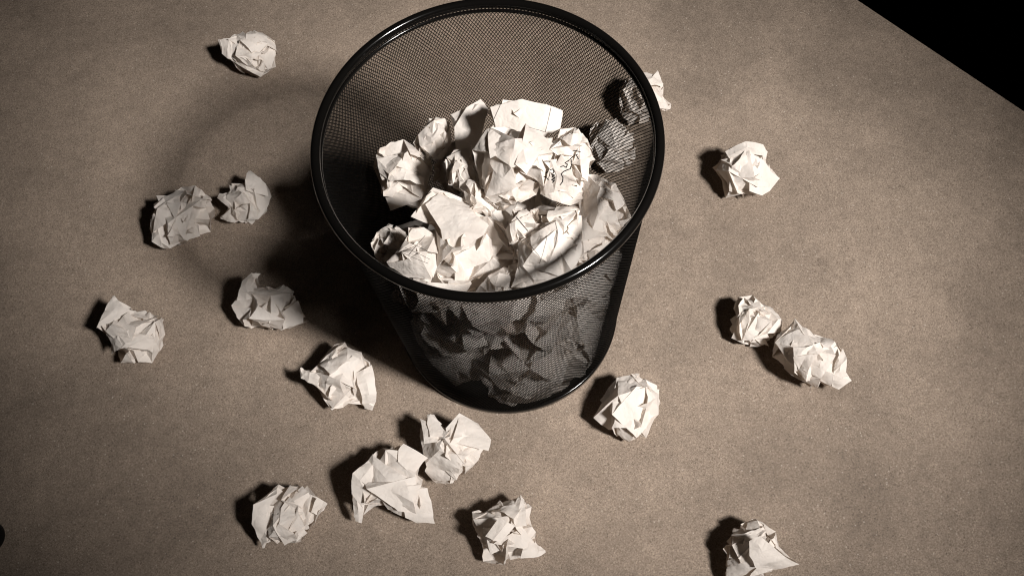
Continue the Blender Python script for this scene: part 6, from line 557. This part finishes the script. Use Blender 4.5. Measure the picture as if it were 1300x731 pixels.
  [-506,132,-49,-301,-147,-219,-173,54,68,-110,239,143,-418,-21,95,-201,-252,-208,-220,-114,-376,-42,105,-435,324,158,-252,227,294,-61,54,42,225,158,142,392,444,28,128,324,-162,77,322,-323,-112,-5,-258,-199,-214,16,-344,-247,177,41,-397,-67,87,-405,32,-145,-34,271,-304,-159,192,-208,-438,-103,-75,-369,127,118,-365,334,-62,-125,355,263,20,18,237,-221,57,101,276,48,3,-33,-459,-171,338,147,-140,-22,-192,-60,-75,-99,394,-236,57,231,197,108,-390,323,-204,278,-94,-176,237,14,-114,-219,-201,5,-411,17,176,-153,-190,311,-191,213,423,101,-29,67,-203,34,-430,212,-151,399,196,123,-138,-63,-433,54,-69,394,58,225,-69,34,46,-148,254,-236,219,286,126,-355,-326,-48],
  [29,50,-26,0,63,-10,-36,26,-77,-46,-34,46,-46,-14,-2,7,9,28,8,35,-43,-25,34,32,31,-36,22,-32,-42,15,30,-15,5,-21,-23,-3,-19,3,-4,-1,-2,0,41,-80,-104,-53,45,7,70,28,34,30,56,-28,22,-31,27,-19,-2,5,-8,-86,-28,-47,1,19,108,28,6,-53,-52,33,59,-14,10,-10,21,-10,50,34,-8,18,-30,-13,11,10,1,-51,36,-24,-39,-28,-2,-15,31,23,-18,46,-57,-19,-3,-32,13,-1,-24,-81,-33,21,2,-2,-57,-22,56,-32,-4,-52,-90,8,0,-30,23,-46,4,49,102,-17,9,103,79,43,3,42,2,3,-16,-7,43,13,-44,3,-14,21,11,-43,-20,23,-37,-11,15,-11,15,19,0,0,-2,5,22,48,28,33,31,3,7,2,-5,13,-20,-12,27,23,3,59,-7,-18,-17,16,35,-6,26,-4,-12,5,-5,-5,4,-49,-20,-25,-15,64,48,-47,182,-26,-37,-19,-43,31,-3,-20,-9,-22,10,-39,-28,-48,19,-3,-6,-30,-47,-23,5,36,-22,30,11,-46,10,-6,-26,2,-3,10,24,-9,-4,-28,-5,-4,-38,11,-6,-3,11,-10,-2,29,-5,-59,7,-8,45,-4,0,-4,4,-3,-2,4,76,33,-45,-33,-22,-26,13,10,-31,-87,-54,-47,21,-43,-21,-2,-14,-1,3,-4,-22,-31,14,-24,-12,-12,21,-12,39,2,28,-5,44,-30,1,-24,0,10,39,23,43,43,27,-23,15,11,10,-14,24,-12,5,-2,20,-29,10,13,27,33,24,12,4,12,-15,1,28,1,30,22,1,-9,26,6,-3,35,4,30,28,-8,-1,20,-34,23,-68,-5,5,-14,12,4,-19,-59,-17,-7,-27,25,0,-8,-9,-4,57,26,-82,-14,-22,-4,14,8,6,-56,17,26,19,-3,-26,-11,3,8,-34,-27,-25,-39,-9,14,-17,-2,5],
  [449,47,354,237,200,422,-46,462,-328,360,-508,143,-408,-165,-331,-332,-74,-493,182,-453,379,-307], 43.5, None),
 'f5': ((0.0000, 0.0000, 0.0000), [1.0000,0.0000,0.0000,0.0000,1.0000,0.0000,0.0000,0.0000,1.0000], 1.0000, 904, [0,0,30,0,73,0,111,0,149,0,175,0,218,0,239,0,282,0,282,34,282,67,282,105,282,140,282,172,282,200,240,200,211,200,181,200,139,200,107,200,73,200,36,200,0,200,0,167,0,138,0,104,0,72,0,31,166,102,89,124,233,91,223,137,185,56,140,48,50,80,94,74,94,165,140,144,179,158,232,37,49,126,84,34,32,37,196,133,27,144,257,49,110,98,139,109,66,56,58,166,152,73,237,168],
  [116,-460,-25,233,-336,-20,472,-33,56,126,-181,90,263,31,365,244,-215,304,341,-205,-10,433,-43,83,185,-300,-152,28,-404,131,-298,-369,98,-3,-528,32,-143,-227,122,93,-419,15,34,-411,257,282,-84,339,244,187,332,-20,228,207,-151,-35,-78,-123,-5,239,6,-284,376,16,-508,89,-298,-359,172,-149,-172,398,-197,88,309,-424,80,53,-402,-120,-186,-136,-384,-183,-397,222,-87,375,246,0,-84,-275,-389,210,41,-265,-295,-215,142,-193,171,379,-108,274,-368,-54,506,-1,231,61,341,-93,422,238,121,472,-96,94,54,-32,89,-21,-90,248,230,16,64,-147,-287,5,234,-230,47,38,187,-78,-145,56,62,288,135,-148,244,-56,5,202,-115,308,-241,171,-392,124,207,346,-47,30],
  [15,30,19,-1,-7,10,-36,-30,5,-41,51,27,8,-18,13,45,14,35,35,-34,5,0,-4,13,-4,0,6,-46,97,61,-68,52,2,-46,6,11,76,42,5,9,-7,-8,-22,-2,33,-19,8,-16,-7,-8,5,4,-25,19,5,-8,-1,-43,-124,-7,44,-16,-40,31,-19,46,-44,35,-26,-23,7,8,16,-40,-38,-3,1,25,-18,-8,29,-6,-13,17,-5,-30,-21,-14,-32,9,-13,11,9,-11,20,-10,-2,5,-6,27,19,-35,-15,11,-26,4,-4,-23,64,-10,-2,2,-20,-40,-14,-8,-10,10,2,2,6,-7,-4,9,10,5,-41,52,-22,-2,15,11,-54,35,25,-10,-13,26,-2,21,17,24,27,-33,12,-4,33,40,-30,-13,-27,-51,-1,4,8,-15,59,49,-15,-30,51,-25,11,4,15,-9,12,25,24,-32,84,-11,5,-1,-26,-49,-52,-18,43,-11,23,-5,-2,-29,-36,-21,1,2,32,-8,-35,8,-32,32,-4,-24,-4,20,5,4,19,45,-37,4,-10,6,-50,26,13,-31,17,-26,-82,-7,4,-14,21,-57,13,31,-44,-70,20,5,-13,32,45,-2,10,41,22,-4,-2,21,-22,33,-5,-8,-12,2,4,17,-2,-7,-23,32,3,-41,5,31,-26,37,15,-6,-10,0,24,-12,-58,26,-24,8,1,-27,-12,29,-2,-20,3,19,7,7,-1,-13,12,12,-23,-16,8,-7,-17,-44,0,5,-12,-37,22,23,43,17,0,-6,-7,-28,-15,-48,-23,-15,16,13,15,-8,28,6,-16,-8,21,11,-19,5,-35,-13,0,-32,-25,-6,-61,21,-25,30,-28,12,7,55,28,17,11,23,-3,-6,15,-14,2,-10,0,8,-19,36,8,10,5,19,1,-5,13,-45,-31,15,-13,-28,16,-30,22,5,28,38,2,-3,-5,-1,-7,5,-22,-1,-2,8,-42,-28,-4,-54,-11,-6,38,-52,15],
  [468,-11,382,224,256,444,-73,489,-285,448,-454,66,-419,-165,-301,-407,-49,-537,129,-438,363,-250], 43.3, None),
}
# loose corners of some sheets: pairs of edge points (0.1 mm, in the axes of the sheet)
FLAPS = {
 'b1': [[-200,-68,80,-200,178,80,-274,-55,70,-274,166,70,-329,6,30,-335,184,30,-347,55,0,-374,181,0]],
 'b3': [[-192,-127,80,-141,-70,80,-284,-36,60,-227,45,60,-328,-1,0,-305,59,0], [-123,-288,80,-169,-150,80,-215,-277,40,-238,-185,40,-293,-239,-20,-278,-202,-20], [-3,91,200,256,22,200,-3,217,160,233,171,160,14,297,80,106,286,80,37,328,20,57,324,20]],
 'b4': [[-367,26,80,-153,55,80,-344,136,90,-190,142,90,-321,234,100,-211,228,100,-275,280,140,-209,263,140,-211,332,180,-190,288,180,-113,329,140,-151,275,140], [90,-130,140,298,20,140,136,-223,140,355,-118,140,147,-315,100,367,-223,100,298,-269,20,436,-205,20]],
 'b5': [[-369,31,120,23,198,120,-323,151,100,-83,264,100,-263,284,40,-156,351,40,-214,384,0,-190,384,0]],
 'b6': [[187,33,160,360,119,160,212,-91,200,394,-29,200,251,-202,180,411,-177,180,263,-300,110,411,-276,110,304,-364,20,374,-380,20], [-183,33,140,-226,-103,140,-306,45,100,-319,-60,100,-356,51,60,-399,-19,60,-390,101,20,-415,70,20]],
 'b7': [[-266,212,120,-189,107,120,-430,79,160,-245,-61,160,-428,-61,120,-189,-159,120,-421,-173,70,-315,-243,70,-400,-313,20,-308,-313,20,-379,-409,-60,-315,-433,-60], [91,-103,200,346,-72,200,91,-243,160,386,-201,160,133,-369,100,411,-327,100,259,-426,30,435,-437,30], [35,191,200,203,65,200,42,318,160,259,135,160,91,388,100,355,240,100]],
 'b8': [[-315,48,200,-77,95,200,-339,214,160,-161,214,160,-365,312,80,-315,292,80], [-256,119,240,-60,131,240,-286,262,160,-125,214,160,-286,360,80,-218,355,80], [-77,83,260,351,-24,260,-89,214,180,381,95,180,48,369,80,244,262,80]],
 'b9': [[-232,224,60,-132,323,60,-375,119,140,-153,219,140,-380,18,140,-248,18,140,-380,-77,100,-232,-66,100,-312,-203,20,-211,-193,20,-256,-325,-80,-232,-307,-80], [206,50,160,259,187,160,269,8,100,333,151,100,343,66,20,381,122,20]],
 'b10': [[-218,-50,360,-86,128,360,-144,-90,380,0,82,380,-69,-125,350,69,42,350], [126,-274,180,172,-125,180,264,-263,150,287,-125,150,333,-253,80,322,-159,80,385,-224,20,368,-188,20], [34,36,240,195,48,240,46,186,160,184,197,160,103,312,80,172,295,80,124,352,40,138,350,40]],
 'b13': [[232,-117,120,334,52,120,232,-196,150,370,-55,150,220,-289,100,354,-203,100,209,-355,30,389,-258,30,279,-394,-20,417,-289,-20]],
 'b14': [[54,213,240,54,-230,240,193,130,180,193,-285,180,289,-8,80,281,-230,80,395,-89,-20,378,-111,-20], [-237,227,160,-168,116,160,-1,346,220,40,199,220,193,310,180,198,180,180,248,219,100,226,130,100]],
 'b15': [[-97,85,360,12,133,360,-91,-48,350,145,24,350,-48,-169,270,230,-54,270,181,-187,120,368,-135,120]],
 'p3': [[-125,-200,120,66,-214,120,-136,11,120,108,-73,120,-32,185,80,156,96,80,108,264,20,178,180,20]],
 'p5': [[-233,-126,140,-288,134,140,-14,-154,160,-14,203,160,206,-126,140,206,154,140,337,-58,60,359,104,60]],
 'p8': [[-451,182,0,-229,98,0,-360,320,20,-72,229,20,-260,438,-40,33,334,-40]],
}

FLOOR_LABELS = {
 'b1': 'rounded paper ball with a small twisted tail, farthest back at the left',
 'b2': 'wide lumpy crumpled paper of two lobes, beside a smaller spiky one left of the basket',
 'b3': 'small spiky crumpled paper between the wide two-lobed one and the basket',
 'b4': 'open crumpled paper with one tall curled horn, at the left edge of the basket shadow',
 'b5': 'crumpled paper with one corner standing up as a point, nearest the left border',
 'b6': 'crumpled paper with a finger-like fold reaching down, at the front of the basket shadow',
 'b7': 'loosely crumpled paper spread on pointed legs, touching the fan-shaped one before the basket',
 'b8': 'fan-shaped pleated crumpled paper touching the long-legged one in front of the basket',
 'b9': 'rounded paper ball with a loose flap along its left side, nearest the bottom left',
 'b10': 'ragged tightly crumpled paper with many small points, alone at the bottom centre',
 'b11': 'round paper ball alone just to the right of the foot of the basket',
 'b12': 'smaller compact ball of the touching pair on the floor at the right',
 'b13': 'larger ball of the touching pair on the right, with a loose lower flap',
 'b14': 'crumpled paper alone on the floor to the right of the basket rim',
 'b15': 'crumpled paper with a long flat pointed flap, cut off by the bottom of the picture',
 'b16': 'crumpled paper half hidden behind the right side of the basket rim',
 'b17': 'crumpled paper on the floor behind the basket, seen only through its mesh',
}
PILE_LABELS = {
 'p1': 'round paper ball at the left of the heap, against the dark mesh',
 'p2': 'small folded paper wedged behind the round ball at the back left of the heap',
 'p3': 'smooth upright paper flap standing at the back of the heap',
 'p4': 'largest crumpled sheet on top of the heap in the middle, brightly lit',
 'p5': 'smooth broad sheet with a ruled line, farthest back in the heap',
 'p6': 'crumpled sheet with black pen scribble right of the big middle one',
 'p7': 'crumpled sheet leaning against the right wall of the basket',
 'p8': 'biggest bright crumpled sheet at the front of the heap, nearer than the largest one',
 'p9': 'small crumpled paper at the far left front of the heap, against the rim',
 'p10': 'folded sheet with printed lines between the small left paper and the big front one',
 'p11': 'small rounded paper below the middle sheet, with a pen line across it',
 'p12': 'crumpled sheet at the front right of the heap, crossed by the shadow of the rim',
 'p13': 'small bright knot of paper at the right, above the front right sheet',
 'p14': 'shaded crumpled paper sunk in the hollow left of the big middle sheet',
 'p15': 'grey folded paper tucked under the lower left of the big middle sheet',
 'p16': 'dim crumpled paper low between the two front sheets, at the near rim',
 'p17': 'crumpled sheet pressed along the front right rim',
}
FILL = [
 ('crumpled sheet behind the front mesh, just under the rim at the middle', 'f1', -90, .084, .232, 0, 1.0),
 ('crumpled sheet behind the front mesh, just under the rim at the left', 'f2', -130, .084, .240, 40, 1.0),
 ('crumpled sheet behind the mesh under the rim at the right', 'f3', -46, .082, .255, 80, 1.0),
 ('large crumpled sheet behind the mesh, halfway down the front', 'f4', -76, .078, .176, 0, 1.15),
 ('crumpled sheet behind the mesh, halfway down the left front', 'f5', -126, .076, .155, 40, 1.1),
 ('crumpled sheet behind the mesh, halfway down the right side', 'f1', -28, .080, .172, 120, 1.1),
 ('crumpled sheet behind the mesh low at the front middle', 'f2', -84, .078, .092, 200, 1.2),
 ('crumpled sheet behind the mesh low at the front left', 'f3', -132, .072, .070, 250, 1.15),
 ('crumpled sheet behind the mesh low at the right', 'f4', -36, .076, .092, 100, 1.15),
 ('crumpled sheet behind the mesh at the very bottom, front middle', 'f5', -78, .080, .034, 140, 1.2),
 ('crumpled sheet behind the mesh at the very bottom, front right', 'f3', -36, .078, .032, 20, 1.15),
 ('crumpled sheet deep in the middle of the basket under the heap', 'f5', 60, .02, .205, 10, 1.15),
 ('crumpled sheet under the heap at the back of the basket', 'f2', 100, .07, .190, 310, 1.05),
 ('crumpled sheet under the heap at the left side of the basket', 'f4', 178, .080, .140, 60, 1.05),
]
def _r(p): return [(440 + a / 2.61, 100 + b / 2.61) for a, b in p]
def _z(p): return [(640 + a / 6.089, 130 + b / 6.089) for a, b in p]      # close look at the scribble
STROKES = [
 # scribbled pen drawing
 (.0009, M_INK, 'ink_line', _z([(298, 458), (330, 456), (358, 458)])),
 (.0009, M_INK, 'ink_line', _z([(305, 572), (325, 580), (345, 600)])),
 (.0009, M_INK, 'ink_line', _z([(322, 548), (345, 525), (380, 515)])),
 (.0009, M_INK, 'ink_line', _z([(378, 520), (385, 540), (372, 552), (390, 562), (370, 574), (394, 584), (366, 600), (388, 606), (372, 622), (392, 600)])),
 (.0009, M_INK, 'ink_line', _z([(432, 640), (452, 612), (455, 580), (440, 555), (460, 535), (490, 522), (512, 515), (520, 480), (518, 440)])),
 (.0009, M_INK, 'ink_line', _z([(435, 498), (460, 492), (480, 505), (490, 478), (470, 468), (500, 450), (520, 430), (545, 410), (570, 402)])),
 (.0009, M_INK, 'ink_line', _z([(530, 372), (560, 376), (590, 384)])),
 (.0009, M_INK, 'ink_line', _z([(556, 410), (568, 425), (576, 442)])),
 # ruled and printed lines
 (.0006, M_PRINT, 'printed_line', _z([(362, 42), (340, 140), (318, 232)])),
 (.0004, M_PRINT, 'printed_line', _z([(484, 225), (440, 300), (415, 330)])),
 (.0004, M_PRINT, 'printed_line', _z([(190, 195), (270, 215), (318, 232)])),
 (.0006, M_PRINT, 'printed_line', _r([(515, 75), (490, 130), (470, 180)])),
 (.0008, M_INK, 'ink_line', _r([(562, 458), (580, 480), (600, 504)])),
 (.0006, M_PRINT, 'printed_line', _r([(535, 540), (536, 555), (562, 552)])),
 (.0004, M_PRINT, 'printed_line', _r([(525, 570), (560, 568)])), (.0004, M_PRINT, 'printed_line', _r([(525, 582), (560, 580)])),
 (.0004, M_PRINT, 'printed_line', _r([(690, 470), (700, 510), (690, 560)])),
 (.0004, M_PRINT, 'printed_line', _r([(665, 520), (650, 580), (640, 610)])),
 (.0004, M_PRINT, 'printed_line', _r([(600, 540), (640, 590)])),
 (.0006, M_PRINT, 'printed_line', _r([(260, 520), (225, 560), (205, 585)])), (.0004, M_PRINT, 'printed_line', _r([(180, 575), (240, 600), (270, 612)])),
 (.0004, M_PRINT, 'printed_line', _r([(195, 560), (250, 585), (275, 598)])), (.0004, M_PRINT, 'printed_line', _r([(215, 545), (262, 568), (282, 580)])),
 (.0004, M_PRINT, 'printed_line', _r([(230, 270), (262, 240), (285, 262)])),
]


G_FLOOR = 'crumpled papers scattered on the floor around the basket'
G_PILE = 'crumpled papers heaped at the top of the basket'
G_FILL = 'crumpled papers filling the basket under the heap'
PILE = {}
for key, lab in FLOOR_LABELS.items():
    loc, X, T = sheet_of(key); X[:, 2] = (X[:, 2] - X[:, 2].min()) * .94 - .0004
    paper('crumpled_paper', X, T, (loc[0], loc[1], 0), lab, 'crumpled paper', G_FLOOR)
for key, lab in PILE_LABELS.items():
    loc, X, T = sheet_of(key); X = press_inside(X, loc)
    PILE[key] = paper('crumpled_paper', X, T, loc, lab, 'crumpled paper', G_PILE)
FILL_CACHE = {}
for lab, key, a, r, z, rz, sc in FILL:
    loc = (r * math.cos(math.radians(a)), r * math.sin(math.radians(a)), z)
    if key not in FILL_CACHE: FILL_CACHE[key] = sheet_of(key)
    _, X, T = FILL_CACHE[key]; cz, sz = math.cos(math.radians(rz)), math.sin(math.radians(rz))
    X = (X * sc) @ np.array([[cz, sz, 0], [-sz, cz, 0], [0, 0, 1]])
    X = press_inside(X, loc)
    paper('crumpled_paper', X, T, loc, lab, 'crumpled paper', G_FILL)

# ------------------------------------------------------------------ pen strokes and printed rules lying on the papers
bpy.context.view_layer.update()
dg = bpy.context.evaluated_depsgraph_get()
trees = []
for key, o in PILE.items():
    ev = o.evaluated_get(dg); m = ev.to_mesh()
    trees.append((o, BVHTree.FromPolygons([o.matrix_world @ v.co for v in m.vertices], [tuple(p.vertices) for p in m.polygons])))
    ev.to_mesh_clear()
def stroke(pts, width, mat, name):
    """drop a stroke onto the papers under it; one thin ribbon per paper and unbroken run"""
    fine = []
    for (a, b) in zip(pts[:-1], pts[1:]):
        n = max(2, int(math.hypot(b[0] - a[0], b[1] - a[1]) / .5))
        fine += [(a[0] + (b[0] - a[0]) * i / n, a[1] + (b[1] - a[1]) * i / n) for i in range(n)]
    fine.append(pts[-1])
    runs = []; cur = None
    for u, v in fine:
        d = ray_px(u, v).normalized(); best = None
        for o, t in trees:
            h = t.ray_cast(CAM, d)
            if h[0] is not None and (best is None or h[3] < best[0]): best = (h[3], o, h[0], h[1] if h[1].dot(d) < 0 else -h[1])
        if best is None: cur = None; continue
        if cur is None or cur[0] is not best[1] or (cur[1][-1][0] - best[2]).length > .003:
            cur = (best[1], []); runs.append(cur)
        cur[1].append((best[2], best[3]))
    for o, r in runs:
        if len(r) < 3: continue
        V, F = [], []
        for i, (p, n) in enumerate(r):
            d = (r[min(i + 1, len(r) - 1)][0] - r[max(i - 1, 0)][0]).normalized(); s = d.cross(n)
            s = s.normalized() * width / 2 if s.length > 1e-6 else Vector((width / 2, 0, 0))
            for q in (p + n * .00005 - s, p + n * .00028, p + n * .00005 + s): V.append(o.matrix_world.inverted() @ q)
            if i: k = 3 * i; F += [(k - 3, k, k + 1, k - 2), (k - 2, k + 1, k + 2, k - 1)]
        me = bpy.data.meshes.new(name); me.from_pydata([tuple(v) for v in V], [], F)
        link(name, me, o, [mat])
for w_, mt, nm_, pts in STROKES: stroke(pts, w_, mt, nm_)

# ------------------------------------------------------------------ black round end reaching in at the left edge
p = at(-14, 683, 0)
prof = [(.0005, .0), (.0165, .0), (.0178, .0012), (.0180, .010), (.0168, .0135), (.013, .0152), (.0005, .0158)]
tag(link('rubber_foot', lathe('rubber_foot', prof, 64), None, [M_RUBBER]), 'small black round foot at the left edge of the picture', 'rubber foot').location = (p.x, p.y, 0)
